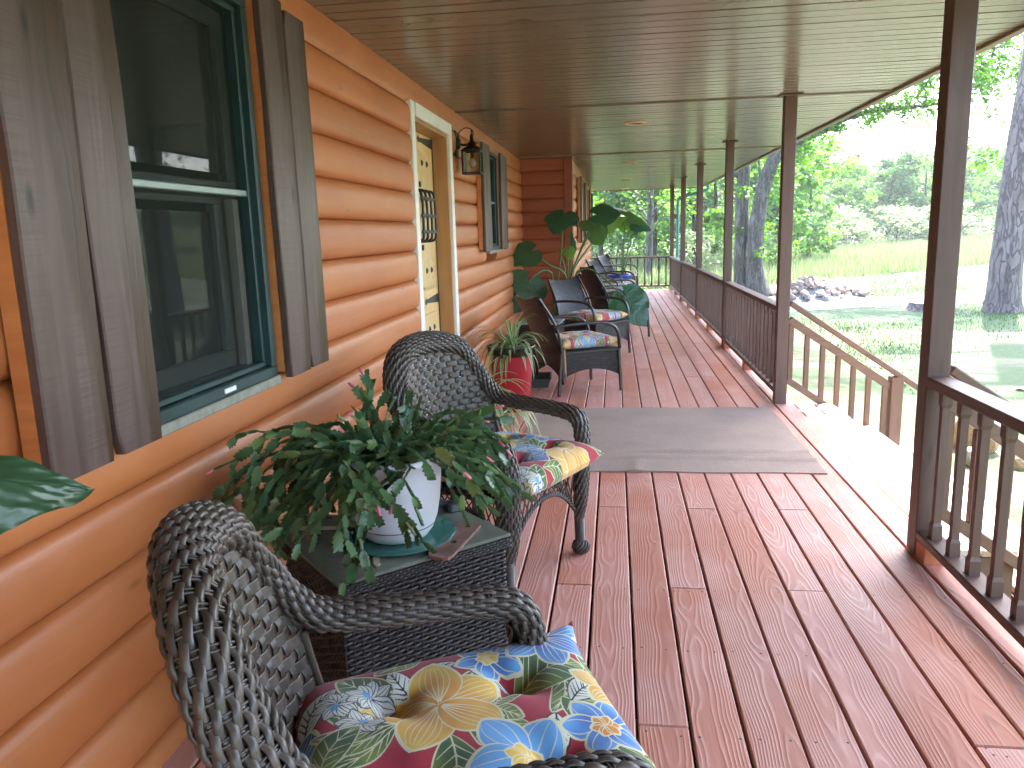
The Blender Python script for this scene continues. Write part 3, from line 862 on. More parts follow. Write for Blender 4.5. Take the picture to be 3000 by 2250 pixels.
for i in (0, 2, 3, 4, 5):
    y0, y1 = PY[i] + 0.089, PY[i + 1]
    railing((cx, y0), (cx, y1), rl[i], 17, [(y1 - y0) - 0.05, (y1 - y0) / 2] if i else [(y1 - y0) - 0.05, (y1 - y0) / 2 - 0.1])
railing((-0.52, 18.095), (PX0, 18.095), 'short end railing across the far end of the porch', 11, [0.1, 0.9])

# -------- steps and stair railings
sx = [1.372, 1.658, 1.935, 2.2]
stp = tag(empty('porch_steps', (1.8, 4.7, -0.5)), 'sunlit wooden porch steps between the two stair railings', 'steps'); so = stp.location
for (x0, x1, z) in ((1.372, 1.515, 0.0), (1.52, 1.66, 0.0), (1.672, 1.81, -0.17), (1.815, 1.95, -0.17), (1.965, 2.10, -0.33), (2.105, 2.24, -0.33)):
    Vb, Qb, Tb = cbox(2.83, x1 - x0, 0.032, 0.004)
    o = inst('tread', mkmesh('tread', Vb, Qb, Tb, M['step']), stp); o.matrix_local = Matrix.Translation(Vector(((x0 + x1) / 2, 4.715, z - 0.016)) - so) @ frame((0, 0, 0), (0, 1, 0), (0, 0, 1))
for y in (3.32, 4.7, 6.1):
    mb = MB(); mb.box((1.515, y, -0.27), (0.27, 0.038, 0.47)); mb.box((1.8, y, -0.36), (0.28, 0.038, 0.31)); mb.box((2.08, y, -0.44), (0.26, 0.038, 0.15))
    o = mb.obj('stringer', M['stair'], stp); o.location = -so
def stair_rail(yc, label, x0=1.312):
    e = tag(empty('stair_railing', (2.1, yc, -0.5)), label, 'railing', 'stair railings'); off = -e.location
    def P(mb, nm):
        o = mb.obj(nm, M['stair'], e); o.location = off; return o
    sl = -0.685
    def Z(z0, x): return z0 + sl * (x - 1.32)
    yb = yc
    P(MB().bar((x0 + 0.004, yb, Z(0.775, x0)), (2.36, yb, Z(0.775, 2.36)), 0.085, 0.04, (0, 0, 1), 0.006), 'handrail')
    P(MB().bar((x0 + 0.004, yb, Z(0.645, x0)), (2.075, yb, Z(0.645, 2.075)), 0.04, 0.058, (0, 0, 1), 0.004), 'top_rail')
    P(MB().bar((x0 + 0.004, yb, Z(0.18, x0)), (2.075, yb, Z(0.18, 2.075)), 0.04, 0.05, (0, 0, 1), 0.004), 'bottom_rail')
    Vb, Qb, Tb = cbox(0.74, 0.088, 0.088, 0.004)
    o = inst('newel_post', mkmesh('newel_post', Vb, Qb, Tb, M['stair']), e); o.matrix_local = frame(Vector((2.118, yb, -0.165)) + off, (0, 0, 1), (1, 0, 0))
    for x in (1.335, 1.455, 1.572, 1.688, 1.803, 1.918, 2.04):
        z0 = Z(0.2, x); z1 = Z(0.62, x)
        Vb, Qb, Tb = cbox(z1 - z0, 0.036, 0.036, 0.002)
        o = inst('baluster', mkmesh('baluster', Vb, Qb, Tb, M['stair']), e); o.matrix_local = frame(Vector((x, yb, (z0 + z1) / 2)) + off, (0, 0, 1), (1, 0, 0))
stair_rail(6.165, 'sloping stair railing on the far side of the steps')
stair_rail(3.27, 'sloping stair railing behind the near porch railing')

# -------- lights
def recess(x, y, lab):
    e = tag(empty('recessed_light', (x, y, HC)), lab, 'ceiling light', 'round recessed lights in the porch ceiling')
    MB().lathe([(0.072, -0.004), (0.078, -0.011), (0.1, -0.008), (0.104, 0.0)], 32).obj('trim_ring', M['trimring'], e, True)
    MB().lathe([(0.072, -0.004), (0.066, 0.006), (0.05, 0.007), (0.0, 0.007)], 24).obj('can', M['fascia'], e, True)
for x, y, lab in ((0.185, 7.32, 'round recessed ceiling light closest to the viewer'), (0.225, 11.6, 'second round recessed ceiling light from the front'), (0.225, 15.5, 'third round recessed ceiling light from the front'), (0.225, 18.6, 'round recessed ceiling light at the far porch end')):
    recess(x, y, lab)
lm = tag(empty('wall_lantern', (-1.2, 6.15, 1.9)), 'dark bronze coach lantern with a bulb on the log wall beside the door', 'lantern'); lo = -lm.location
def lpart(mb, nm, mat, sm=False):
    o = mb.obj(nm, mat, lm, sm); o.location = lo; return o
LX, LY = -1.085, 6.15
mb = MB(); mb.lathe([(0.0, 0.03), (0.03, 0.026), (0.045, 0.014), (0.055, 0.0)], 20)
o = inst('backplate', mb.mesh('backplate', M['bronze'], True), lm); o.matrix_local = frame(Vector((-1.20, LY, 2.05)) + lo, (0, 1, 0), (1, 0, 0))
lpart(MB().box((-1.207, LY, 2.04), (0.02, 0.1, 0.2), 0.006), 'wall_plate', M['bronze'])
lpart(MB().tube(spline([(-1.19, LY, 2.05), (-1.15, LY, 2.035), (LX - 0.03, LY, 2.04), (LX, LY, 2.05)], 14), 0.009, 8), 'bracket_arm', M['bronze'], True)
lpart(MB().tube(spline([(-1.185, LY, 2.07), (-1.18, LY, 2.13), (-1.13, LY, 2.16), (-1.08, LY, 2.145), (-1.072, LY, 2.11), (-1.09, LY, 2.10)], 26), 0.004, 6), 'scroll_ring', M['bronze'], True)
lpart(MB().lathe([(0.0, 0.125), (0.007, 0.115), (0.005, 0.095), (0.014, 0.085), (0.016, 0.04), (0.028, 0.03), (0.034, 0.008), (0.05, 0.0), (0.085, -0.022), (0.09, -0.03), (0.0, -0.03)], 20, (LX, LY, 2.02)), 'cap', M['bronze'], True)
mb = MB()
hw = 0.066
for sxx in (-1, 1):
    for syy in (-1, 1): mb.bar((LX + sxx * hw, LY + syy * hw, 1.82), (LX + sxx * hw, LY + syy * hw, 1.99), 0.012, 0.012, (1, 0, 0))
for zz in (1.82, 1.985):
    for s_ in (-1, 1):
        mb.box((LX + s_ * hw, LY, zz), (0.013, 2 * hw, 0.013)); mb.box((LX, LY + s_ * hw, zz + 0.001), (2 * hw, 0.012, 0.013))
mb.box((LX, LY, 1.816), (2 * hw, 2 * hw, 0.004)); lpart(mb, 'cage', M['bronze'])
for i, (dx, dy) in enumerate(((1, 0), (-1, 0), (0, 1), (0, -1))):
    lpart(MB().box((LX + dx * (hw - 0.002), LY + dy * (hw - 0.002), 1.90), (0.003 if dx else 0.118, 0.118 if dx else 0.003, 0.15)), 'pane', M['lantern_glass'])
M['bulb'] = plain('frosted_bulb', (0.8, 0.74, 0.68), 0.3, var=0.01)
lpart(MB().lathe([(0.0, 0.0), (0.016, 0.004), (0.027, 0.02), (0.028, 0.034), (0.017, 0.058), (0.013, 0.075), (0.0, 0.075)], 20, (LX, LY, 1.865)), 'bulb', M['bulb'], True)
lpart(MB().lathe([(0.0, 0.0), (0.016, 0.0), (0.016, 0.06), (0.0, 0.06)], 14, (LX, LY, 1.935)), 'socket', M['bronze'], True)

# ================================================================ yard
M['bark'] = None
def barkmat(name, dark, mid, light, sc=(9, 9, 2.2), plates=True):
    k = NT(name); v = k.mapping((1, 1, 1))
    mp = k.n('Mapping'); mp.inputs['Scale'].default_value = sc; k.l(v, mp.inputs['Vector'])
    na = k.noise(mp.outputs[0], 1.0, 3, 0.5, 0.35); nb_ = k.noise(mp.outputs[0], 0.55, 2, 0.5, 0.3)
    ca = k.ramp(k.math('ABSOLUTE', k.math('SUBTRACT', na, 0.5)), [(0.0, 0.0), (0.045, 1.0)])
    cb_ = k.ramp(k.math('ABSOLUTE', k.math('SUBTRACT', nb_, 0.52)), [(0.0, 0.0), (0.035, 1.0)])
    cr = k.math('MULTIPLY', ca, cb_)
    pc = k.mix(k.ramp(k.noise(mp.outputs[0], 0.8, 2), [(0.4, 0.0), (0.6, 1.0)]), mid, light)
    pc = k.mix(k.math('MULTIPLY', k.noise(v, 26, 4, 0.7), 0.45), pc, dark)
    k.set(Base_Color=k.mix(cr, dark, pc), Roughness=0.9)
    k.bump(k.math('ADD', cr, k.math('MULTIPLY', k.noise(v, 40, 3), 0.25)), 0.9, 0.03)
    return k.m
M['pine_bark'] = barkmat('pine_bark', (0.085, 0.065, 0.06), (0.18, 0.132, 0.12), (0.24, 0.19, 0.18), (9, 9, 2.2))
M['oak_bark'] = barkmat('oak_bark', (0.05, 0.043, 0.037), (0.11, 0.095, 0.08), (0.17, 0.155, 0.14), (17, 17, 2.2))
M['far_bark'] = plain('far_bark', (0.06, 0.048, 0.042), 0.9, var=0.2)
M['leaf_oak'] = leafmat('oak_leaf', (0.04, 0.105, 0.016), (0.10, 0.20, 0.03), 0.5, 0.5)
M['leaf_light'] = leafmat('light_leaf', (0.06, 0.13, 0.022), (0.12, 0.22, 0.05), 0.5, 0.5)
M['leaf_mid'] = leafmat('mid_leaf', (0.04, 0.10, 0.025), (0.085, 0.16, 0.04), 0.45, 0.5)
M['leaf_pine'] = leafmat('pine_needles', (0.03, 0.055, 0.026), (0.07, 0.10, 0.05), 0.3, 0.6)
M['leaf_pale'] = leafmat('pale_blossom_leaf', (0.12, 0.18, 0.07), (0.26, 0.28, 0.17), 0.45, 0.6)
M['grass'] = leafmat('grass_blade', (0.03, 0.075, 0.012), (0.075, 0.125, 0.03), 0.3, 0.6)
M['tall_grass'] = leafmat('meadow_blade', (0.07, 0.125, 0.04), (0.19, 0.20, 0.11), 0.4, 0.7)

def leaves(mb, cen, size, n_flat=0.0, asp=0.6):
    """one bent leaf of two triangles' worth of quad at each centre, random orientation"""
    cen = np.asarray(cen, float); n = len(cen)
    d = RNG.normal(0, 1, (n, 3)); d[:, 2] *= (1 - n_flat); d /= np.linalg.norm(d, axis=1)[:, None]
    e = RNG.normal(0, 1, (n, 3)); e -= d * (d * e).sum(1)[:, None]; e /= np.linalg.norm(e, axis=1)[:, None]
    s = (size * RNG.uniform(0.6, 1.35, n))[:, None]
    a = cen - d * s * 0.5; b = cen + d * s * 0.5; w = e * s * asp * 0.5
    V = np.stack([a, cen + w, b, cen - w], 1).reshape(-1, 3)
    Q = np.arange(4 * n).reshape(n, 4)
    mb.add(V, Q)

def clump_crown(centres, radii, per, size, flat=0.5, asp=0.6, shell=0.55):
    mb = MB()
    for c, r in zip(centres, radii):
        n = int(per * (r ** 2)) if per > 0 else -per
        u = RNG.normal(0, 1, (n, 3)); u /= np.linalg.norm(u, axis=1)[:, None]
        rad = r * (shell + (1 - shell) * RNG.random(n)) * RNG.uniform(0.75, 1.1, n)
        p = np.asarray(c) + u * rad[:, None] * np.array([1, 1, 0.72])
        leaves(mb, p, size, flat, asp)
    return mb

def limb(mb, pts, r0, r1, n=8, seg=18, wob=0.0):
    P = spline(pts, seg)
    if wob: P[1:-1] += RNG.normal(0, wob, (seg - 2, 3))
    mb.tube(P, np.linspace(r0, r1, seg), n)
    return P

# -------- the pine beside the steps view
def trunk_mesh(mb, pts, radii, n=20, seg=40, flare=0.0, rough=0.02):
    P = spline(pts, seg); t = np.linspace(0, 1, seg)
    rr = np.interp(t, np.linspace(0, 1, len(radii)), radii)
    V, Q, T = tube(P, rr, n, True)
    ang = np.arange(n) / n * 2 * np.pi
    Vr = V[:seg * n].reshape(seg, n, 3)
    lob = 1 + flare * np.exp(-t / 0.035)[:, None] * (0.6 + 0.4 * np.cos(5 * ang + 1)[None]) + RNG.normal(0, rough, (seg, n))
    Vr = P[:, None] + (Vr - P[:, None]) * lob[..., None]
    V[:seg * n] = Vr.reshape(-1, 3)
    mb.add(V, Q, T)
    return P
def tree_root(name, loc, label, cat='tree', group=None):
    return tag(empty(name, loc), label, cat, group)
def put(mb, nm, mat, root, sm=True, kind=None):
    o = mb.obj(nm, mat, root, sm); o.location = -root.location
    if kind: o['kind'] = kind
    return o
pb = (8.02, 17.5, -0.57)
t = tree_root('pine_tree', pb, 'tall pine with thick scaly grey pink trunk standing on the lawn')
mb = MB(); trunk_mesh(mb, [(8.02, 17.5, -0.62), (8.03, 17.5, 0.6), (8.1, 17.45, 2.6), (8.28, 17.4, 5.5), (8.6, 17.3, 11)], [0.335, 0.30, 0.285, 0.26, 0.19], 26, 60, 0.42, 0.012)
put(mb, 'trunk', M['pine_bark'], t)
mb = MB(); cs = []
for i in range(16):
    a = RNG.random() * 6.28; z = RNG.uniform(7.5, 13); r = RNG.uniform(1.0, 3.2)
    e = np.array([8.6 + r * math.cos(a), 17.3 + r * math.sin(a), z]); limb(mb, [(8.5, 17.3, z - 0.4), tuple((np.array([8.5, 17.3, z]) + e) / 2), tuple(e)], 0.05, 0.015, 6, 8); cs.append(e)
put(mb, 'limb', M['pine_bark'], t)['kind'] = 'stuff'
put(clump_crown(cs, [1.1] * len(cs), 420, 0.22, 0.3, 0.12, 0.2), 'crown', M['leaf_pine'], t, False)

# -------- the forked oak beyond the railing
t = tree_root('oak_tree', (3.8, 22.3, -0.57), 'forked oak with leaning grey trunk seen between the brown posts')
mb = MB()
trunk_mesh(mb, [(3.95, 22.4, -0.6), (3.82, 22.4, 0.2), (3.82, 22.45, 1.1), (4.02, 22.5, 2.4), (4.34, 22.5, 3.3), (5.0, 22.6, 4.6), (5.6, 22.9, 7.0)], [0.33, 0.235, 0.215, 0.19, 0.175, 0.135, 0.08], 18, 50, 0.3, 0.02)
put(mb, 'trunk', M['oak_bark'], t)
mb = MB()
trunk_mesh(mb, [(3.58, 22.75, -0.6), (3.52, 22.8, 0.8), (3.5, 22.85, 2.0), (3.52, 22.9, 3.4), (3.3, 23.0, 5.5), (3.0, 23.2, 8)], [0.27, 0.21, 0.185, 0.16, 0.12, 0.06], 16, 40, 0.25, 0.02)
put(mb, 'trunk', M['oak_bark'], t)
mb = MB(); tips = []
L1 = limb(mb, [(4.34, 22.5, 3.25), (4.8, 22.4, 3.52), (5.4, 22.2, 3.75), (5.9, 22.1, 4.0), (6.7, 22.0, 4.18), (7.8, 21.9, 4.22), (8.8, 21.6, 4.3)], 0.12, 0.03, 8, 30)
put(mb, 'limb', M['oak_bark'], t); mb = MB()
L2 = limb(mb, [(5.0, 22.6, 4.6), (6.0, 22.0, 5.2), (7.4, 21.4, 5.4), (9.2, 20.8, 5.3)], 0.09, 0.02, 6, 20)
put(mb, 'limb', M['oak_bark'], t); mb = MB()
L3 = limb(mb, [(3.5, 22.9, 2.6), (2.6, 22.4, 3.3), (1.6, 22, 3.8), (0.6, 21.8, 4.0)], 0.07, 0.02, 6, 16)
put(mb, 'limb', M['oak_bark'], t); mb = MB()
twig = MB()
cen = []; rad = []
def along(P, lo, hi, n, spread, dz, r):
    for i in range(n):
        p = P[int(len(P) * RNG.uniform(lo, hi)) % len(P)]
        q = p + np.array([RNG.normal(0, spread), RNG.normal(0, spread), RNG.normal(dz, spread * 0.6)])
        twig.tube(spline([p, (p + q) / 2 + RNG.normal(0, 0.08, 3), q], 6), np.linspace(0.018, 0.005, 6), 4, False)
        cen.append(q); rad.append(RNG.uniform(*r))
along(L1, 0.35, 0.97, 62, 0.42, 0.05, (0.22, 0.45))
along(L1, 0.05, 0.4, 9, 0.5, -0.35, (0.25, 0.45))
along(L2, 0.3, 0.98, 75, 0.65, -0.2, (0.25, 0.5))
along(L3, 0.1, 0.98, 15, 0.6, -0.2, (0.3, 0.55))
for i in range(10):
    q = np.array([RNG.uniform(2.9, 4.9), RNG.uniform(22, 23.3), RNG.uniform(2.1, 3.4)]); cen.append(q); rad.append(RNG.uniform(0.25, 0.5))
for i in range(9):
    q = np.array([RNG.uniform(2.7, 5.0), RNG.uniform(21.7, 24), RNG.uniform(0.45, 1.9)]); cen.append(q); rad.append(RNG.uniform(0.25, 0.42))
for i in range(70):
    q = np.array([RNG.normal(4.6, 2.6), RNG.normal(22.4, 1.6), RNG.uniform(4.2, 9)]); cen.append(q); rad.append(RNG.uniform(0.5, 1.0))
# low hanging sprays over the lawn at the right
for i in range(26):
    q = np.array([RNG.uniform(8.2, 9.9), RNG.uniform(19.8, 21.4), RNG.uniform(2.5, 5.0)]); cen.append(q); rad.append(RNG.uniform(0.15, 0.38))
for i in range(75):
    q = np.array([RNG.uniform(6.2, 10.4), RNG.uniform(20.3, 21.6), RNG.uniform(4.4, 5.6)]); cen.append(q); rad.append(RNG.uniform(0.2, 0.45))
for q in ((6.9, 21.9, 3.7), (7.4, 21.8, 3.5), (7.9, 21.8, 3.75), (7.2, 21.8, 3.15), (6.6, 21.9, 3.25), (8.4, 21.6, 3.9), (8.3, 21.6, 3.4)):
    cen.append(np.array(q)); rad.append(0.2)
put(twig, 'twigs', M['oak_bark'], t)['kind'] = 'stuff'
put(clump_crown(cen, rad, 330, 0.105, 0.4, 0.62, 0.15), 'crown', M['leaf_oak'], t, False)

# -------- slim tree past the far railing
t = tree_root('slim_tree', (1.18, 28.2, -0.57), 'slim straight tree standing just past the far end railing')
mb = MB(); trunk_mesh(mb, [(1.18, 28.2, -0.6), (1.2, 28.2, 1.2), (1.24, 28.2, 3.2), (1.3, 28.2, 8)], [0.13, 0.112, 0.10, 0.06], 14, 36, 0.25, 0.02); put(mb, 'trunk', M['oak_bark'], t)
mb = MB(); cen = []; rad = []
for i in range(26):
    z = RNG.uniform(1.7, 7); a = RNG.random() * 6.28; r = RNG.uniform(0.8, 2.9)
    e = np.array([1.25 + r * math.cos(a), 28.2 + r * math.sin(a), z]); limb(mb, [(1.24, 28.2, z - 0.2 - 0.2 * r), tuple((e + np.array([1.24, 28.2, z])) / 2), tuple(e)], 0.03, 0.008, 5, 7)
    for _ in range(2): cen.append(e + RNG.normal(0, 0.35, 3)); rad.append(RNG.uniform(0.35, 0.7))
put(mb, 'limbs', M['oak_bark'], t)['kind'] = 'stuff'
put(clump_crown(cen, rad, 150, 0.15, 0.5, 0.6, 0.2), 'crown', M['leaf_light'], t, False)

# -------- shrubs and the edge of the woods
def protos(kind, n, build): return [build() for _ in range(n)]
def broad_mesh(nm, H, Rr, mat, nleaf, size, base=0.12, flat=0.5):
    cen = []; rad = []
    nc = 26
    for i in range(nc):
        h = RNG.uniform(base, 1.0); w = Rr * math.sqrt(max(0.05, 1 - ((h - 0.48) / 0.56) ** 2)) * RNG.uniform(0.35, 1.0)
        a = RNG.random() * 6.28
        cen.append((w * math.cos(a), w * math.sin(a), h * H)); rad.append(Rr * RNG.uniform(0.24, 0.42))
    mb = clump_crown(cen, rad, -max(8, nleaf // nc), size, flat, 0.7, 0.35)
    return mb.mesh(nm, mat)
def pine_mesh(nm, H, Rr, mat, nleaf, size):
    cen = []; rad = []
    for i in range(22):
        h = RNG.uniform(0.42, 1.0); w = Rr * (1.05 - h) * RNG.uniform(0.2, 1.3) * 1.6; a = RNG.random() * 6.28
        cen.append((w * math.cos(a), w * math.sin(a), h * H)); rad.append(Rr * RNG.uniform(0.22, 0.4))
    return clump_crown(cen, rad, -(nleaf // 22), size, 0.2, 0.25, 0.1).mesh(nm, mat)
def far_trunk(H, r):
    mb = MB(); P = spline([(0, 0, -0.3), (RNG.normal(0, .08), RNG.normal(0, .08), H * 0.4), (RNG.normal(0, .2), RNG.normal(0, .2), H * 0.85)], 10); mb.tube(P, np.linspace(r, r * 0.3, 10), 7)
    for i in range(6):
        j = RNG.integers(3, 8); a = RNG.random() * 6.28; l = H * RNG.uniform(0.08, 0.2)
        mb.tube([P[j], P[j] + np.array([l * math.cos(a), l * math.sin(a), l * 0.6])], [r * 0.35, r * 0.1], 5, False)
    return mb.mesh('trunk', M['far_bark'], True)
trunks = [far_trunk(6, 0.13) for _ in range(3)]
kinds = {
    'light': [broad_mesh('crown', 6, 2.3, M['leaf_light'], 2600, 0.26) for _ in range(4)],
    'mid': [broad_mesh('crown', 6, 2.2, M['leaf_mid'], 2600, 0.26) for _ in range(4)],
    'pine': [pine_mesh('crown', 6, 1.3, M['leaf_pine'], 1700, 0.26) for _ in range(3)],
}
lab = {'light': ('woodland_tree', 'bright yellow green leafy tree in the woods beyond the meadow'),
       'mid': ('woodland_tree', 'mid green leafy tree in the woods beyond the meadow'),
       'pine': ('woodland_pine', 'grey green thin pine in the woods beyond the meadow')}
def forest(kind, x, y, s, w=1.0, where=None):
    nm, lb = lab[kind]
    if where: lb = lb.replace('in the woods beyond the meadow', where)
    e = tree_root(nm, (x, y, float(gz(x, y))), lb, 'tree', 'trees of the woods beyond the meadow')
    e.rotation_euler = (0, 0, RNG.random() * 6.28); e.scale = (s * w, s * w, s)
    inst('trunk', trunks[RNG.integers(3)], e); inst('crown', kinds[kind][RNG.integers(len(kinds[kind]))], e)
fr = np.random.default_rng(21)
def edge_y(x): return 45.0 - 0.35 * (x + 6) if x < 2 else 42.5 + 0.78 * (x - 2)
for x in np.arange(-14, 48, 2.3):
    y = edge_y(x) + fr.uniform(4, 8)
    forest('light' if fr.random() < 0.6 else 'mid', x + fr.normal(0, 0.5), y, fr.uniform(0.8, 1.12), 1.15, 'in the front row of the woods by the meadow')
for x in np.arange(-16, 56, 2.5):
    y = edge_y(x) + fr.uniform(10, 15)
    forest(('mid', 'light', 'pine')[fr.integers(3)], x + fr.normal(0, 0.6), y, fr.uniform(0.95, 1.3), 1.0, 'in the second row of the woods beyond the meadow')
for x in np.arange(-18, 66, 3.0):
    y = edge_y(x) + fr.uniform(18, 26)
    forest('pine' if fr.random() < 0.7 else 'mid', x + fr.normal(0, 0.8), y, fr.uniform(1.0, 1.35), 1.0, 'in the third row of the woods beyond the meadow')
for x in np.arange(18, 80, 3.2):
    y = edge_y(x) + fr.uniform(30, 44)
    forest('pine' if fr.random() < 0.6 else 'light', x + fr.normal(0, 0.8), y, fr.uniform(1.1, 1.5), 1.1, 'at the back of the woods along the ridge')
# near trees that close the view at the far end of the porch
for (x, y, kd, s, wh) in ((-2.6, 34, 'light', 0.95, 'closest to the house wall past the far railing'), (-0.6, 38.5, 'mid', 1.1, 'left of the slim tree past the far railing'), (3.6, 36.5, 'light', 1.05, 'behind the teal downspout past the far corner'),
                      (6.0, 34.0, 'light', 1.0, 'just behind the forked oak'), (7.6, 38.0, 'mid', 0.95, 'behind and right of the forked oak'), (9.4, 40.5, 'light', 0.9, 'right of the forked oak at the meadow corner'), (-5, 38, 'mid', 1.1, 'behind the house end'), (2.0, 41, 'mid', 1.1, 'behind and right of the slim tree'), (4.9, 41, 'light', 1.2, 'tallest of those seen between the far posts')):
    forest(kd, x, y, s, 1.0, wh)
for y in np.arange(-34, 34, 4.2):
    forest(('mid', 'light', 'pine')[fr.integers(3)], 30 + fr.uniform(0, 9), y + fr.normal(0, 1), fr.uniform(1.0, 1.4), 1.3, 'in the woods off to the right of the lawn')
for (x, y) in ((17, 2.0), (24, 9.5)):
    forest('mid', x, y, 1.2, 1.0, 'standing alone on the lawn right of the porch' if y < 5 else 'standing apart on the lawn before the right woods')
# shrubs along the meadow edge
shm = {'pale': [broad_mesh('foliage', 2.0, 1.7, M['leaf_pale'], 1500, 0.16, 0.05, 0.8) for _ in range(3)], 'green': [broad_mesh('foliage', 2.0, 1.6, M['leaf_mid'], 1300, 0.16, 0.05, 0.6) for _ in range(3)]}
stem = MB()
for i in range(7):
    a = i * 0.9; stem.tube([(0, 0, -0.1), (0.5 * math.cos(a), 0.5 * math.sin(a), 0.7), (1.0 * math.cos(a), 1.0 * math.sin(a), 1.3)], [0.03, 0.02, 0.008], 5, False)
stem = stem.mesh('stems', M['far_bark'], True)
def shrub(kind, x, y, s, lb=None, w=1.0):
    e = tag(empty('shrub', (x, y, float(gz(x, y)))), lb or ('white flowering low shrub along the meadow edge' if kind == 'pale' else 'dark green low shrub along the meadow edge'), 'shrub', 'shrubs along the meadow edge' if not lb else None)
    e.rotation_euler = (0, 0, RNG.random() * 6.28); e.scale = (s * w, s * w, s)
    o = inst('stems', stem, e); o['kind'] = 'stuff'; inst('foliage', shm[kind][RNG.integers(3)], e)
for x in np.arange(-10, 44, 1.7):
    kd = 'pale' if (x > 10 and fr.random() < 0.75) or fr.random() < 0.25 else 'green'
    shrub(kd, x + fr.normal(0, 0.3), edge_y(x) + fr.uniform(0, 2.5), fr.uniform(0.6, 1.1) * (1.15 if x > 10 else 0.75), None, 1.25)
shrub('pale', 3.3, 31.5, 0.85, 'white blossoming shrub on the lawn past the far porch corner', 0.9)
shrub('green', 6.6, 33.5, 0.55, 'small dark shrub on the lawn left of the oak trunk', 1.0)

# -------- woods mass closing the horizon
mb = MB()
for i in range(900):
    x = fr.uniform(-120, 190); y = edge_y(min(max(x, -10), 60)) * 1.0 + fr.uniform(46, 130)
    z = float(gz(x, y)); n = 26
    leaves(mb, np.array([x, y, z + 3.4]) + RNG.normal(0, 1, (n, 3)) * np.array([2.0, 2.0, 2.0]), 1.3, 0.4, 0.7)
o = mb.obj('woods', M['leaf_mid']); tag(o, 'far wooded hillside behind the meadow trees', 'woods', kind='stuff')
# -------- grass
def blades(name, n, area, h, w, mat, dens=None, lean=0.35):
    x = RNG.uniform(area[0], area[1], n * 2); y = RNG.uniform(area[2], area[3], n * 2)
    keep = np.ones(len(x), bool) if dens is None else dens(x, y)
    x, y = x[keep][:n], y[keep][:n]; m = len(x)
    hh = h * RNG.uniform(0.4, 1.2, m); a = RNG.random(m) * 6.28; z = gz(x, y) - 0.01
    dx, dy = np.cos(a) * w, np.sin(a) * w; lx, ly = RNG.normal(0, lean, m) * hh, RNG.normal(0, lean, m) * hh
    V = np.stack([np.stack([x - dx, y - dy, z], 1), np.stack([x + dx, y + dy, z], 1), np.stack([x + lx, y + ly, z + hh], 1)], 1).reshape(-1, 3)
    o = inst(name, mkmesh(name, V, np.zeros((0, 4), int), np.arange(3 * m).reshape(m, 3), mat)); return o
def patchy(x, y):
    f = np.sin(x * 0.9 + 1.3 * np.sin(y * 0.35)) + np.sin(y * 0.8 + 2 + np.sin(x * 0.5)) + RNG.normal(0, 0.6, len(x))
    road = np.abs((y - 18.9) - 0.5 * (x - 4.0)) < 1.3
    return (f > 0.1) & ~road & ((x > 3.2) | (y > 19.3))
o = blades('lawn_grass', 60000, (-3, 16, 7, 30), 0.07, 0.009, M['grass'], patchy); tag(o, kind='stuff', label='short patchy lawn grass around the trees', cat='grass')
def field(x, y): return (y > 27 + 0.9 * (x - 6) * 0.9) & (y < np.where(x < 2, 44, 43 + 0.78 * (x - 2))) & (x > -2)
o = blades('meadow_grass', 60000, (-6, 34, 25, 62), 0.5, 0.02, M['tall_grass'], field, 0.25); tag(o, kind='stuff', label='tall pale unmown meadow grass before the woods', cat='grass')

# -------- stone heap, stump, rocks
def rock_mesh(nm, seed, mat, sub=1):
    import bmesh
    bm = bmesh.new(); bmesh.ops.create_icosphere(bm, subdivisions=sub, radius=1.0)
    r = np.random.default_rng(seed); ax = r.normal(0, 1, (7, 3)); ax /= np.linalg.norm(ax, axis=1)[:, None]; dd = r.uniform(0.55, 0.9, 7)
    for v in bm.verts:
        p = np.array(v.co)
        for a_, d_ in zip(ax, dd):
            s_ = p @ a_
            if s_ > d_: p = p - a_ * (s_ - d_)
        v.co = p * (1 + r.normal(0, 0.03))
    me = bpy.data.meshes.new(nm)
    for fc_ in bm.faces: fc_.smooth = False
    bm.to_mesh(me); bm.free(); me.materials.append(mat); return me
k = NT('field_stone'); v = k.mapping((1, 1, 1)); oi = k.n('ObjectInfo')
cst = k.ramp(oi.outputs['Random'], [(0.0, (0.22, 0.175, 0.155)), (0.3, (0.33, 0.265, 0.24)), (0.6, (0.38, 0.24, 0.16)), (0.85, (0.45, 0.38, 0.34)), (1.0, (0.27, 0.205, 0.18))])
k.set(Base_Color=k.mix(k.ramp(k.noise(v, 3, 4), [(0.35, 0.0), (0.7, 0.7)]), cst, (0.16, 0.12, 0.11)), Roughness=0.9); k.bump(k.noise(v, 7, 4), 0.5, 0.05)
M['stone'] = k.m
rocks = [rock_mesh('stone', s, M['stone']) for s in range(6)]
def heap_h(x, y):
    a = 0.55 * np.exp(-(((x - 5.0) / 0.68) ** 2 + ((y - 21.3) / 0.7) ** 2)); b = 0.24 * np.exp(-(((x - 6.15) / 0.6) ** 2 + ((y - 21.9) / 0.5) ** 2))
    return a + b
n = 0
while n < 170:
    x = RNG.uniform(4.15, 6.95); y = RNG.uniform(19.9, 22.9); h = heap_h(x, y)
    if h < 0.07 or RNG.random() > h * 2.2 + 0.15: continue
    o = inst('stone', rocks[n % 6]); s = RNG.uniform(0.05, 0.125)
    o.location = (x, y, float(gz(x, y)) + h * RNG.uniform(0.75, 1.0) + 0.02); o.scale = (s * RNG.uniform(0.9, 1.6), s, s * RNG.uniform(0.55, 0.9)); o.rotation_euler = tuple(RNG.uniform(0, 6.28, 3) * np.array([0.15, 0.15, 1]))
    tag(o, 'pink and grey field stone in the heap beside the gravel road', 'stone', 'stones of the heap by the gravel road'); n += 1
mb = MB()
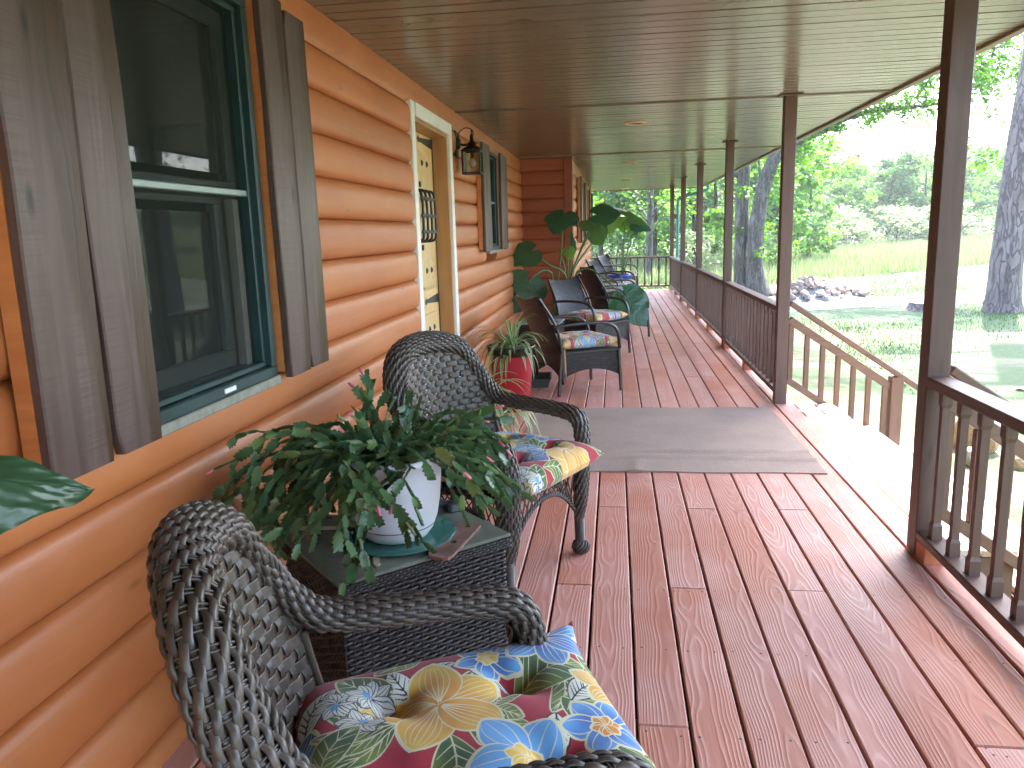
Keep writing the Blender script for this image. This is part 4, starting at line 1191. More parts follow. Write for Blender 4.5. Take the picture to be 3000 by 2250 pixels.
xx = np.linspace(3.9, 7.2, 26); yy_ = np.linspace(19.7, 23, 20); A, B_ = np.meshgrid(xx, yy_, indexing='ij')
mb.add(np.stack([A, B_, gz(A, B_) + heap_h(A, B_) * 0.8 - 0.035], -1).reshape(-1, 3), gridq(26, 20)[:, ::-1]); o = mb.obj('heap_earth', M['gravel'], None, True); tag(o, kind='structure')
M['cut_wood'] = wood('cut_wood', (0.35, 0.28, 0.22), (0.45, 0.38, 0.3), (0.52, 0.45, 0.38), rough=0.8)
t = tag(empty('tree_stump', (6.75, 18.05, -0.56)), 'low grey tree stump with pale sawn top on the lawn', 'stump')
mb = MB(); n = 22; a = np.linspace(0, 6.28, n, endpoint=False); rr = 0.33 * (1 + 0.12 * np.sin(3 * a) + RNG.normal(0, 0.05, n))
rings = [np.stack([rr * f * np.cos(a), rr * f * np.sin(a), np.full(n, z)], 1) for f, z in ((1.35, -0.03), (1.12, 0.05), (1.03, 0.12), (1.0, 0.17))]
mb.add(np.concatenate(rings), gridq(4, n, True)[:, ::-1]); mb.obj('bark', M['pine_bark'], t)
mb = MB(); mb.add(np.concatenate([np.stack([rr * 0.985 * np.cos(a), rr * 0.985 * np.sin(a), 0.168 + 0.02 * np.cos(a)], 1), [[0, 0, 0.178]]]), None, [(n, i, (i + 1) % n) for i in range(n)]); mb.obj('cut_top', M['cut_wood'], t)
M['tan_rock'] = plain('tan_rock', (0.36, 0.22, 0.11), 0.9, var=0.2, scale=5, bump=0.6)
M['white_rock'] = plain('white_rock', (0.42, 0.39, 0.36), 0.9, var=0.2, scale=5, bump=0.6)
for (x, y, s, mt, lb) in ((2.95, 6.75, 0.19, 'tan_rock', 'large tan boulder beside the foot of the steps'), (3.25, 7.1, 0.15, 'white_rock', 'pale grey boulder behind the tan boulder by the steps'), (2.75, 6.25, 0.09, 'white_rock', 'small white rock in front of the tan boulder'), (3.45, 6.6, 0.12, 'tan_rock', 'brown speckled rock right of the tan boulder'), (3.05, 6.2, 0.06, 'tan_rock', 'smallest round rock below the tan boulder')):
    me = rock_mesh('boulder', int(s * 1000), M[mt], 2); o = inst('boulder', me); o.scale = (s * 1.2, s, s * 1.15); o.location = (x, y, float(gz(x, y)) + s * 0.7); o.rotation_euler = (0.2, 0.1, x * 5); tag(o, lb, 'rock')
me = rock_mesh('boulder', 99, M['tan_rock'], 1); o = inst('boulder', me); o.scale = (0.14, 0.09, 0.03); o.location = (4.6, 9.3, float(gz(4.6, 9.3)) + 0.02); tag(o, 'flat brown stone lying alone on the bare lawn', 'rock')

# ================================================================ furniture
# -------- printed floral cloth, drawn into a generated picture
def floral(name, bgc, pal, size=768, wash=0.0, seed=3):
    r = np.random.default_rng(seed)
    N = size; img = np.zeros((N, N, 3)); img[:] = bgc
    def poly(P, colf):
        """P (n,2) in 0..1; colf(u,v)-> colour per pixel"""
        P = np.asarray(P, float) * N
        x0, y0 = np.maximum(np.floor(P.min(0)).astype(int), 0); x1, y1 = np.minimum(np.ceil(P.max(0)).astype(int) + 1, N)
        if x1 <= x0 or y1 <= y0: return
        X, Y = np.meshgrid(np.arange(x0, x1) + 0.5, np.arange(y0, y1) + 0.5)
        ins = np.zeros(X.shape, bool); n = len(P)
        for i in range(n):
            a, b = P[i], P[(i + 1) % n]
            if a[1] == b[1]: continue
            c = (a[1] > Y) != (b[1] > Y)
            ins ^= c & (X < (b[0] - a[0]) * (Y - a[1]) / (b[1] - a[1]) + a[0])
        sub = img[y0:y1, x0:x1]
        col = colf(X / N, Y / N) if callable(colf) else np.broadcast_to(np.asarray(colf, float), X.shape + (3,))
        sub[ins] = col[ins]
    cream = np.array(pal['cream'])
    def line(P, w, col):
        P = np.asarray(P, float)
        d = np.gradient(P, axis=0); nn = np.stack([-d[:, 1], d[:, 0]], 1); nn /= np.linalg.norm(nn, axis=1)[:, None] + 1e-9
        ww = np.linspace(w, w * 0.35, len(P))[:, None]
        poly(np.concatenate([P + nn * ww, (P - nn * ww)[::-1]]), col)
    def petal(c, ang, L, Wd, ca, cb, vein=5, outline=0.006, notch=0.12, vcol=None, jag=0.0):
        t = np.linspace(0, 1, 26); prof = np.sin(np.pi * t ** 0.75) ** 0.8 * Wd / 2 * (0.55 + 0.6 * t)
        prof = prof + jag * Wd * r.normal(0, 1, 26) * t
        ca_, sa_ = math.cos(ang), math.sin(ang)
        def W_(p): return np.stack([c[0] + p[:, 0] * ca_ - p[:, 1] * sa_, c[1] + p[:, 0] * sa_ + p[:, 1] * ca_], 1)
        outp = np.concatenate([np.stack([t * L, prof + outline], 1), np.stack([t * L + outline * t, -prof - outline], 1)[::-1]])
        poly(W_(outp), vcol if vcol is not None else cream)
        inp = np.concatenate([np.stack([t * (L - outline), prof], 1), np.stack([t * (L - outline), -prof], 1)[::-1]])
        A, B = np.array(ca), np.array(cb)
        def f(u, v):
            d = np.hypot(u - c[0], v - c[1]) / L
            k = np.clip(d + 0.18 * np.sin(u * 60) * np.sin(v * 50), 0, 1)[..., None]
            return A * (1 - k) + B * k
        poly(W_(inp), f)
        for s in np.linspace(-0.75, 0.75, vein) if vein else []:
            tt = np.linspace(0.05, 0.9, 10); pp = np.interp(tt, t, prof)
            line(W_(np.stack([tt * L, s * pp * tt ** 0.4], 1)), 0.0022, vcol if vcol is not None else cream)
    def flower(c, L, n, ca, cb, a0=0.0, wd=0.85, vein=5, eye=None, **kw):
        for i in range(n):
            petal(c, a0 + 2 * math.pi * i / n + r.normal(0, 0.1), L * r.uniform(0.88, 1.12), L * wd, ca, cb, vein, **kw)
        if eye is not None:
            for i in range(6): petal(c, a0 + i * 1.05, L * 0.34, L * 0.3, eye[0], eye[1], 1, 0.004)
    def leaf(c, ang, L, Wd, ca, cb, vc=None, nv=5):
        t = np.linspace(0, 1, 22); prof = np.sin(np.pi * t) ** 0.8 * Wd / 2
        ca_, sa_ = math.cos(ang), math.sin(ang); bend = 0.12 * L * np.sin(np.pi * t)
        def W_(p): return np.stack([c[0] + p[:, 0] * ca_ - p[:, 1] * sa_, c[1] + p[:, 0] * sa_ + p[:, 1] * ca_], 1)
        vc_ = cream if vc is None else np.array(vc)
        poly(W_(np.concatenate([np.stack([t * (L + .006), bend + prof + 0.005], 1), np.stack([t * L, bend - prof - 0.005], 1)[::-1]])), vc_)
        A, B = np.array(ca), np.array(cb)
        f = lambda u, v: A * (1 - (k := (0.5 + 0.5 * np.sin((u - c[0]) * 30 + (v - c[1]) * 22))[..., None])) + B * k
        poly(W_(np.concatenate([np.stack([t * L, bend + prof], 1), np.stack([t * L, bend - prof], 1)[::-1]])), f)
        line(W_(np.stack([t * L, bend], 1)), 0.003, vc_)
        for q in np.linspace(0.15, 0.8, nv):
            for s in (-1, 1):
                k = int(q * 21); k2 = min(21, k + 4)
                line(W_(np.array([[t[k] * L, bend[k]], [t[k2] * L, bend[k2] + s * prof[k2] * 0.9]])), 0.0022, vc_)
    G1, G2, B1, B2, O1, O2, Wt, K = (pal[q] for q in ('g1', 'g2', 'b1', 'b2', 'o1', 'o2', 'w', 'k'))
    # u = (f+0.22)/0.62 towards the front, v = (l+0.31)/0.64
    UV_ = lambda f, l: ((f + 0.22) / 0.62, (l + 0.31) / 0.64)
    for _ in range(26):
        leaf(r.uniform(0, 1, 2), r.uniform(0, 6.28), r.uniform(0.12, 0.26), r.uniform(0.05, 0.11), G1, G2)
    for _ in range(7):
        leaf(r.uniform(0, 1, 2), r.uniform(0, 6.28), r.uniform(0.15, 0.24), r.uniform(0.05, 0.08), Wt, Wt, K, 7)
    for c_ in ((0.95, 0.05), (0.03, 0.1), (0.05, 0.95), (0.02, 0.5)): flower(c_, 0.13, 5, B1, B2)
    for c_ in ((0.75, 0.02), (0.3, 0.03)): flower(c_, 0.14, 5, O1, O2, 0.4)
    leaf(UV_(0.20, 0.10), 0.1, 0.24, 0.2, G1, G2, None, 6); leaf(UV_(0.27, 0.02), -1.3, 0.2, 0.13, G1, G2, None, 6)
    leaf(UV_(-0.02, 0.15), 2.5, 0.2, 0.12, G1, G2); leaf(UV_(0.12, 0.02), -0.6, 0.12, 0.07, G1, G2); leaf(UV_(0.14, 0.03), 0.5, 0.12, 0.07, G1, G2); leaf(UV_(0.15, 0.02), -2.2, 0.11, 0.06, G1, G2)
    for a in (0, 0.35, 0.7): leaf(UV_(-0.03, 0.03), -2.6 - a, 0.24, 0.06, G1, G2)
    leaf(UV_(0.05, -0.03), -1.9, 0.26, 0.13, G1, G2); leaf(UV_(0.30, -0.1), -1.7, 0.25, 0.16, G1, G2)
    leaf(UV_(0.28, 0.0), 0.5, 0.17, 0.09, Wt, Wt, K, 8); leaf(UV_(0.24, -0.03), -2.2, 0.15, 0.08, Wt, Wt, K, 8); leaf(UV_(0.2, 0.11), 2.2, 0.2, 0.05, Wt, Wt, K, 3)
    flower(UV_(0.05, 0.065), 0.215, 5, O1, O2, 0.3, 0.9, 6)
    flower(UV_(0.175, 0.20), 0.115, 6, B2, B1, 0.2, 0.75, 2, (O2, O2))
    flower(UV_(0.30, 0.235), 0.16, 6, B2, B1, 0.5, 0.75, 4)
    flower(UV_(0.315, -0.075), 0.135, 6, B2, B1, 0.1, 0.75, 2, (O1, O1))
    flower(UV_(0.16, -0.12), 0.18, 5, B1, B1, 0.7, 0.85, 3, (O2, O2))
    flower(UV_(0.375, 0.05), 0.12, 5, O1, O2, 0.1, 0.8, 5)
    for p in ((-0.127, 0.127), (-0.065, 0.15), (-0.088, 0.06)):
        flower(UV_(*p), 0.075, 8, Wt, Wt, r.random(), 0.7, 3, vcol=np.array(K) * 2 + 0.05, outline=0.0028)
        petal(UV_(*p), r.random() * 6, 0.03, 0.03, B1, B1, 0, 0.0)
    for p in ((0.2, -0.26), (-0.12, -0.2)): flower(UV_(*p), 0.17, 5, O1, O2, 1.0, 0.9, 6)
    flower(UV_(0.02, -0.24), 0.14, 6, B2, B1, 0.3, 0.75, 4)
    for p in ((-0.17, -0.05), (0.34, 0.3), (0.05, 0.29)): leaf(UV_(*p), r.random() * 6, 0.2, 0.1, G1, G2)
    if wash: img = img * (1 - wash) + wash * np.array((0.62, 0.52, 0.36))
    rgba = np.ones((N, N, 4), np.float32); rgba[..., :3] = img
    im = bpy.data.images.new(name, N, N, alpha=False, float_buffer=True)
    im.colorspace_settings.name = 'Linear Rec.709'
    im.pixels.foreach_set(rgba.ravel()); im.update(); im.pack()
    k = NT(name); uv = k.n('UVMap'); tx = k.n('TexImage'); tx.image = im; tx.extension = 'REPEAT'; k.l(uv.outputs[0], tx.inputs[0])
    v = k.mapping((1, 1, 1)); wv = k.noise(v, 420, 1); ln = k.noise(v, 26, 3)
    k.set(Base_Color=k.mix(k.math('MULTIPLY', ln, 0.12), tx.outputs[0], (0.4, 0.36, 0.28)), Roughness=0.85)
    k.b.inputs['Specular IOR Level'].default_value = 0.2
    k.b.inputs['Sheen Weight'].default_value = 0.15
    k.bump(wv, 0.15, 0.0006)
    return k.m
PAL = dict(cream=(0.62, 0.57, 0.36), g1=(0.04, 0.095, 0.03), g2=(0.17, 0.22, 0.04), b1=(0.12, 0.32, 0.58), b2=(0.02, 0.055, 0.28), o1=(0.58, 0.21, 0.025), o2=(0.68, 0.41, 0.065), w=(0.64, 0.62, 0.52), k=(0.012, 0.012, 0.02))
M['cloth_red'] = floral('floral_red_cloth', (0.36, 0.012, 0.03), PAL)
PAL2 = dict(PAL, g1=(0.10, 0.11, 0.06), g2=(0.22, 0.19, 0.09), b1=(0.15, 0.30, 0.50), b2=(0.05, 0.12, 0.33), o1=(0.62, 0.26, 0.06), o2=(0.68, 0.44, 0.15))
M['cloth_pale'] = floral('floral_pale_cloth', (0.42, 0.035, 0.045), PAL2, 512, 0.03, 11)
M['tuft'] = plain('tuft_thread', (0.16, 0.10, 0.07), 0.9)

def cushion(name, w, d, th, mat, label, group, uvoff=(0, 0), seed=0, red=False, lf=1.0, us=1.0):
    r = np.random.default_rng(seed); n = 49
    u = np.linspace(-1, 1, n); U, Vv = np.meshgrid(u, u, indexing='ij')
    edge = np.clip((1 - np.abs(U) ** 5), 0, 1) ** 0.5 * np.clip((1 - np.abs(Vv) ** 5), 0, 1) ** 0.5
    tuf = [(-0.38, -0.40), (-0.38, 0.40), (0.40, -0.40), (0.40, 0.40)]
    dimp = np.zeros_like(U); fold = np.zeros_like(U)
    for (a, b) in tuf:
        rr = np.hypot(U - a, Vv - b); dimp += 0.62 * np.exp(-(rr / 0.12) ** 2) + 0.28 * np.exp(-(rr / 0.3) ** 2)
        th_ = np.arctan2(Vv - b, U - a); fold += 0.10 * np.exp(-(rr / 0.34) ** 2) * np.cos(4 * th_ + seed) * np.clip(rr / 0.1, 0, 1)
    wv = 0.05 * np.sin(U * 4 + seed) * np.cos(Vv * 5 + 1.7 * seed)
    top = th * 0.60 * edge * (1 - dimp * 0.75 + fold + wv) 
    pinch = 1 - 0.05 * (1 - np.abs(U) ** 4) * np.abs(Vv) ** 6
    pinch2 = 1 - 0.05 * (1 - np.abs(Vv) ** 4) * np.abs(U) ** 6
    X = U * d / 2 * pinch2; Y = Vv * w / 2 * pinch
    lift = lf * 0.065 * np.clip(U, 0, 1) ** 3 * np.clip(Vv, 0, 1) ** 3
    Zt = th * 0.42 + top + lift; Zb = th * 0.42 - th * 0.42 * edge + lift
    uvt = np.stack([us * (X + d / 2 - 0.0) / 0.62 + uvoff[0], us * (Y + w / 2) / 0.64 + uvoff[1]], -1)
    mb = MB(); q = gridq(n, n)
    mb.add(np.stack([X, Y, Zt], -1).reshape(-1, 3), q[:, ::-1], uv=uvt.reshape(-1, 2)); mb.add(np.stack([X, Y, Zb], -1).reshape(-1, 3), q, uv=uvt.reshape(-1, 2))
    root = tag(empty(name, (0, 0, 0)), label, 'cushion', group)
    mb.obj('cover', mat, root, True)
    for (a, b) in tuf:
        i = int((a + 1) / 2 * (n - 1)); j = int((b + 1) / 2 * (n - 1))
        o = MB().lathe([(0, 0.008), (0.009, 0.006), (0.012, 0.0)], 10).obj('tuft', M['tuft'], root, True); o.location = (X[i, j], Y[i, j], Zt[i, j] - 0.002)
    return root

# -------- big rounded wicker armchair (local: front = +X)
k = NT('wicker'); g = k.n('NewGeometry'); v = k.mapping((1, 1, 1), rand=False)
wc = k.mix(g.outputs['Random Per Island'], (0.036, 0.024, 0.017), (0.08, 0.056, 0.042))
nz = k.noise(v, 7.0, 3)
wc = k.mix(k.ramp(nz, [(0.4, 0.0), (0.75, 0.5)]), wc, (0.105, 0.084, 0.072))
k.set(Base_Color=wc, Roughness=0.4); k.b.inputs['Specular IOR Level'].default_value = 0.5
fm = k.noise(v, 130, 2); k.bump(fm, 0.2, 0.001)
M['wicker'] = k.m
M['wicker_core'] = plain('wicker_core', (0.022, 0.017, 0.014), 0.8)

def wicker_chair_meshes():
    out = []
    half = [(.262, .268, .15, .8, .5, 0), (.268, .272, .26, .8, .5, 0), (.275, .278, .42, .85, .5, 0.05), (.272, .282, .545, .85, .35, .25), (.240, .285, .603, .5, .2, .8), (.13, .288, .622, 0, .12, 1),
            (-.01, .288, .63, 0, .15, 1), (-.15, .286, .650, .3, .35, .85), (-.242, .270, .748, .55, .5, .65), (-.293, .192, .880, .62, .32, .68), (-.325, 0, .918, .68, 0, .72)]
    hr = [.022, .042, .045, .045, .044, .040, .040, .043, .046, .048, .049]
    H = np.array(half); full = np.concatenate([H, (H[:-1] * np.array([1, -1, 1, 1, -1, 1]))[::-1]])
    HR = np.array(hr + hr[:-1][::-1])
    NS = 640
    P6 = spline(np.concatenate([full, HR[:, None]], 1), NS * 3); P6 = resample(P6, NS)
    P, O, Rr = P6[:, :3], P6[:, 3:6], P6[:, 6]
    T = np.gradient(P, axis=0); T /= np.linalg.norm(T, axis=1)[:, None]
    O = O - T * (O * T).sum(1)[:, None]; O /= np.linalg.norm(O, axis=1)[:, None]; Wv = np.cross(T, O)
    L = np.concatenate([[0], np.cumsum(np.linalg.norm(np.diff(P, axis=0), axis=1))])
    # core
    mb = MB(); mb.tube(P[::4], Rr[::4] * 0.92, 12, True, 0.62, O[::4]); out.append(('rim_core', mb.mesh('rim_core', M['wicker_core'], True), None))
    # weft strands along the rim and pairs of ribs across
    nw = 21; phis = np.linspace(-2.75, 2.75, nw); rib = 0.0235
    ph = np.pi * L / rib
    SP, SN = [], []
    for j, f in enumerate(phis):
        nrm = math.sin(f) * Wv + math.cos(f) * O
        nn = math.sin(f) * Wv / 0.95 + math.cos(f) * O / 0.66; nn /= np.linalg.norm(nn, axis=1)[:, None]
        base = P + Rr[:, None] * (math.sin(f) * Wv * 0.98 + math.cos(f) * O * 0.68)
        off = 0.0034 * np.cos(ph + np.pi * j)
        lat = 0.0022 * np.sin(ph + np.pi * j)
        SP.append(base + nn * off[:, None] + np.cross(T, nn) * lat[:, None]); SN.append(nn)
    mb = MB(); V, Q = strands(np.array(SP), np.array(SN), 0.0067, 0.0034, 6); mb.add(V, Q)
    nr = int(L[-1] / rib)
    RP, RN = [], []
    for i in range(1, nr):
        for d in (-0.0034, 0.0034):
            s = i * rib + d; a = np.array([np.interp(s, L, P[:, c]) for c in range(3)]); o_ = np.array([np.interp(s, L, O[:, c]) for c in range(3)]); w_ = np.array([np.interp(s, L, Wv[:, c]) for c in range(3)]); r_ = np.interp(s, L, Rr)
            f = np.linspace(-2.7, 2.7, 26)[:, None]
            RP.append(a + r_ * (np.sin(f) * w_ * 0.98 + np.cos(f) * o_ * 0.68)); RN.append(np.sin(f) * w_ + np.cos(f) * o_)
    V, Q = strands(np.array(RP), np.array(RN), 0.0021, 0.0021, 5); mb.add(V, Q)
    # braid where the rim meets the back panel
    inner = P + Rr[:, None] * (0.62 * O + 0.0 * Wv)
    out.append(('woven_rim', mb.mesh('woven_rim', M['wicker'], True), 'stuff'))
    # back panel of flat five-reed ribbons
    def ztop(y): return 0.60 + 0.287 * np.sqrt(np.clip(1 - (np.abs(y) / 0.29) ** 3, 0, 1))
    def surf(y, z):
        x = -0.215 - 0.11 * (z - 0.40) / 0.5 + 0.085 * (np.abs(y) / 0.27) ** 2.2 + 0.006 * np.sin(z * 9)
        return np.stack([x, y, z], -1)
    def nrm(y, z):
        e = 1e-3; a = surf(y + e, z) - surf(y - e, z); b = surf(y, z + e) - surf(y, z - e); n_ = np.cross(a, b); return n_ / np.linalg.norm(n_, axis=-1)[..., None]
    prof = np.array([(t, 0.0011 * (1 if i % 2 else -0.6)) for i, t in enumerate(np.linspace(-1, 1, 11))])
    def ribbon(mb, y, z, hw, off, along_y):
        n = len(y); C0 = surf(y, z); Nn = nrm(y, z); Tt = np.gradient(C0, axis=0); Tt /= np.linalg.norm(Tt, axis=1)[:, None]; Bb = np.cross(Nn, Tt)
        V = C0[:, None] + Nn[:, None] * (off[:, None, None] + prof[None, :, 1, None]) + Bb[:, None] * (prof[None, :, 0, None] * hw)
        q = gridq(n, len(prof)); mb.add(V.reshape(-1, 3), q)
    mb = MB(); dy, dz = 0.0285, 0.0245
    ys = np.arange(-9, 10) * dy; zs = 0.37 + np.arange(0, 22) * dz
    for i, y in enumerate(ys):
        zt = float(ztop(y)) + 0.02; z = np.linspace(0.35, zt, 130)
        off = -0.0034 * np.cos(np.pi * (z - 0.37) / dz + np.pi * i); ribbon(mb, np.full_like(z, y), z, 0.0082, off, False)
    for j, z in enumerate(zs):
        yy = np.linspace(-0.285, 0.285, 140); ok = ztop(yy) + 0.015 > z
        if ok.sum() < 12: continue
        yy = np.linspace(yy[ok][0], yy[ok][-1], 140)
        off = 0.0034 * np.cos(np.pi * yy / dy + np.pi * (j + 9)); ribbon(mb, yy, np.full_like(yy, z), 0.0112, off, True)
    out.append(('back_panel', mb.mesh('back_panel', M['wicker'], True), 'stuff'))
    # twisted braid along the panel edge
    mb = MB(); ye = np.linspace(-0.286, 0.286, 260); base = surf(ye, ztop(ye) + 0.004); nb = nrm(ye, ztop(ye) - 0.01); Tb = np.gradient(base, axis=0); Tb /= np.linalg.norm(Tb, axis=1)[:, None]; Bb = np.cross(nb, Tb)
    s = np.concatenate([[0], np.cumsum(np.linalg.norm(np.diff(base, axis=0), axis=1))])
    for p in (0, 2.09, 4.19):
        a = s / 0.055 * 6.28 + p; mb.tube(base + nb * (0.010 + 0.0045 * np.sin(a))[:, None] + Bb * (0.008 * np.cos(a))[:, None], 0.0045, 6)
    for sg in (-1, 1):
        z = np.linspace(0.36, 0.62, 50); b2 = surf(np.full_like(z, sg * 0.278), z)
        mb.tube(b2, 0.009, 7)
    out.append(('braid', mb.mesh('braid', M['wicker'], True), None))
    # seat
    mb = MB(); mb.box((0.02, 0, 0.385), (0.50, 0.52, 0.03), 0.008)
    out.append(('seat', mb.mesh('seat', M['wicker_core']), None))
    mb = MB()
    for a, b in (((.265, -.25, .392), (.265, .25, .392)), ((-.22, -.25, .392), (-.22, .25, .392)), ((-.22, -.26, .392), (.26, -.26, .392)), ((-.22, .26, .392), (.26, .26, .392))):
        q = np.linspace(0, 1, 60)[:, None]; Pb = np.array(a) * (1 - q) + np.array(b) * q
        for p in (0, 3.14): an = q[:, 0] * 60 + p; mb.tube(Pb + np.stack([0 * an, 0 * an, 0.007 * np.sin(an)], 1) + 0.006 * np.stack([np.cos(an), 0 * an, 0 * an], 1), 0.007, 6)
    out.append(('seat_edge', mb.mesh('seat_edge', M['wicker'], True), None))
    # lattice apron with arched braided lower edge, front and sides
    def apron(axis_, c, w0):
        mb = MB()
        def pt(t, z): return (c, t, z) if axis_ == 'y' else (t, c, z)
        arch = lambda t: 0.335 - 0.13 * (np.abs(t - w0[2]) / w0[1]) ** 2.2
        for i in range(15):
            t0 = w0[2] - w0[1] + 2 * w0[1] * i / 14
            for sg in (-1, 1):
                t1 = t0 + sg * 0.05
                if abs(t1 - w0[2]) > w0[1]: continue
                zz = np.linspace(0.39, float(arch(t1)), 8); tt = t0 + (t1 - t0) * np.linspace(0, 1, 8)
                mb.tube(np.array([pt(a_, b_) for a_, b_ in zip(tt, zz)]), 0.0032, 5, False)
        tt = np.linspace(w0[2] - w0[1], w0[2] + w0[1], 90)
        for p in (0, 2.1, 4.2):
            an = tt * 120 + p
            Pb = np.array([pt(a_, float(arch(a_)) + 0.007 * math.sin(b_)) for a_, b_ in zip(tt, an)])
            Pb[:, 0 if axis_ == 'y' else 1] += 0.006 * np.cos(an); mb.tube(Pb, 0.0048, 6)
        return mb
    mb = apron('y', 0.262, (0, 0.235, 0.0)); out.append(('front_apron', mb.mesh('front_apron', M['wicker'], True), None))
    for sg in (-1, 1):
        mb = apron('x', sg * 0.262, (0, 0.215, 0.025)); out.append(('side_apron', mb.mesh('side_apron', M['wicker'], True), None))
    # legs: wrapped poles, braided ball feet in front
    for sg in (-1, 1):
        mb = MB(); z = np.linspace(0.20, 0.055, 110); r_ = 0.0215 + 0.0016 * np.sin(z * 2 * np.pi / 0.0055)
        Pz = np.stack([0.262 + 0.03 * (0.2 - z), sg * (0.268 + 0.02 * (0.2 - z)), z], 1); mb.tube(Pz, r_, 14)
        out.append(('leg', mb.mesh('leg', M['wicker'], True), None))
        mb = MB(); t = np.linspace(0, 1, 14); prof = [(0.0, 0.0)] + [(0.012 + 0.023 * math.sin(math.pi * q) ** 0.7, 0.002 + 0.062 * q) for q in t[1:]]
        mb.lathe(prof, 20, (0.267, sg * 0.272, 0))
        for i in range(12):
            a = np.linspace(0, 1.6, 12) + i * 0.5236; q = np.linspace(0.06, 0.97, 12); rr = 0.013 + 0.0245 * np.sin(np.pi * q) ** 0.7
            mb.tube(np.stack([0.267 + rr * np.cos(a), sg * 0.272 + rr * np.sin(a), 0.002 + 0.062 * q], 1), 0.0042, 5, False)
        out.append(('foot', mb.mesh('foot', M['wicker'], True), None))
        mb = MB(); z = np.linspace(0.62, 0.0, 300); r_ = 0.0165 + 0.0013 * np.sin(z * 2 * np.pi / 0.0065)
        Pz = np.stack([-0.255 + 0.02 * np.sin(z * 4) - 0.09 * np.clip(0.4 - z, 0, 1), sg * (0.235 + 0.03 * np.clip(0.4 - z, 0, 1)), z], 1); mb.tube(Pz, r_, 10)
        out.append(('rear_leg', mb.mesh('rear_leg', M['wicker'], True), None))
    return out
WCM = wicker_chair_meshes()
def wicker_chair(x, y, ang, label):
    e = tag(empty('wicker_armchair', (x, y, 0), R(ang)), label, 'armchair', 'round backed brown wicker armchairs')
    for nm, me, kd in WCM:
        o = inst(nm, me, e)
        if kd: o['kind'] = kd
    return e
wicker_chair(-0.325, 1.135, 23.7, 'round backed brown wicker armchair closest to the viewer, cut by the bottom edge')
wicker_chair(-0.51, 3.045, -26.5, 'round backed brown wicker armchair half hidden behind the trailing cactus')
def set_cushion(c, x, y, z, ang, fx=0.0, fl=0.0, tilt=0.0):
    a = R(ang); c.location = (x + fx * math.cos(a) - fl * math.sin(a), y + fx * math.sin(a) + fl * math.cos(a), z); c.rotation_euler = (0, tilt, a)
c = cushion('seat_cushion', 0.60, 0.61, 0.135, M['cloth_red'], 'red floral tufted cushion on the closest wicker armchair', 'floral seat cushions', (0.0, 0.0), 1)
set_cushion(c, -0.325, 1.135, 0.40, 23.7, 0.085, 0.02)
c = cushion('seat_cushion', 0.56, 0.56, 0.125, M['cloth_red'], 'red floral cushion on the wicker armchair behind the cactus', 'floral seat cushions', (0.37, 0.62), 2, lf=0.1)
set_cushion(c, -0.51, 3.045, 0.40, -26.5, 0.10, 0.0)

# -------- woven side table between the wicker chairs
def woven_material(name, c1, c2, sx, sz, rough=0.35):
    """basket weave by UV: courses of short raised strands"""
    k = NT(name); uv = k.n('UVMap')
    br = k.n('TexBrick'); k.l(uv.outputs[0], br.inputs['Vector'])
    br.offset = 0.5; br.inputs['Scale'].default_value = 1.0; br.inputs['Brick Width'].default_value = sx; br.inputs['Row Height'].default_value = sz
    br.inputs['Mortar Size'].default_value = sz * 0.26; br.inputs['Mortar Smooth'].default_value = 1.0; br.inputs['Bias'].default_value = 0.0
    br.inputs['Color1'].default_value = (*c1, 1); br.inputs['Color2'].default_value = (*c2, 1); br.inputs['Mortar'].default_value = (*[q * 0.08 for q in c1], 1)  # strand highlights and the dark gaps between strands put into the colour
    k.set(Base_Color=br.outputs['Color'], Roughness=rough); k.b.inputs['Specular IOR Level'].default_value = 0.45
    inv = k.math('SUBTRACT', 1.0, br.outputs['Fac']); k.bump(inv, 1.0, 0.010)
    return k.m
M['resin'] = woven_material('resin_weave', (0.026, 0.020, 0.019), (0.05, 0.041, 0.04), 0.046, 0.0155, 0.33)
M['frame'] = plain('dark_frame', (0.022, 0.018, 0.017), 0.35, var=0.1, spec=0.6)
k = NT('mottled_top'); v = k.mapping((1, 1, 1))
n1 = k.noise(v, 4.5, 5, 0.62, 0.5); n2 = k.noise(v, 11, 4)
k.set(Base_Color=k.mix(k.ramp(n2, [(0.45, 0.0), (0.7, 0.45)]), k.ramp(n1, [(0.3, (0.075, 0.085, 0.070)), (0.5, (0.145, 0.15, 0.11)), (0.7, (0.19, 0.185, 0.125))]), (0.095, 0.115, 0.13)), Roughness=0.12)
k.b.inputs['Specular IOR Level'].default_value = 0.6
M['mottled'] = k.m
M['wicker_dark'] = M['wicker'].copy(); M['wicker_dark'].name = 'dark_wicker'
for nd in M['wicker_dark'].node_tree.nodes:
    if nd.type == 'MIX' and not nd.inputs[6].is_linked: nd.inputs[6].default_value = (0.014, 0.010, 0.009, 1); nd.inputs[7].default_value = (0.034, 0.026, 0.023, 1)
    elif nd.type == 'MIX': nd.inputs[7].default_value = (0.05, 0.042, 0.036, 1)
    if nd.type == 'BSDF_PRINCIPLED': nd.inputs['Specular IOR Level'].default_value = 0.4
M['pale_top'] = plain('frosted_glass_top', (0.34, 0.36, 0.32), 0.15, var=0.05)
TC, TA, TH = Vector((-0.672, 2.185, 0)), R(43), 0.47
TW, TD = 0.56, 0.45     # along local X (front edge) and local Y
tb = tag(empty('side_table', TC, TA), 'woven brown side table with mottled stone top under the white pot', 'side table')
mb = MB(); mb.box((0, 0, TH - 0.006), (TW, TD, 0.012), 0.004); mb.obj('table_top', M['mottled'], tb)
MB().box((0, 0, 0.24), (TW - 0.05, TD - 0.05, 0.43)).obj('inner_box', M['wicker_core'], tb)
mb = MB()
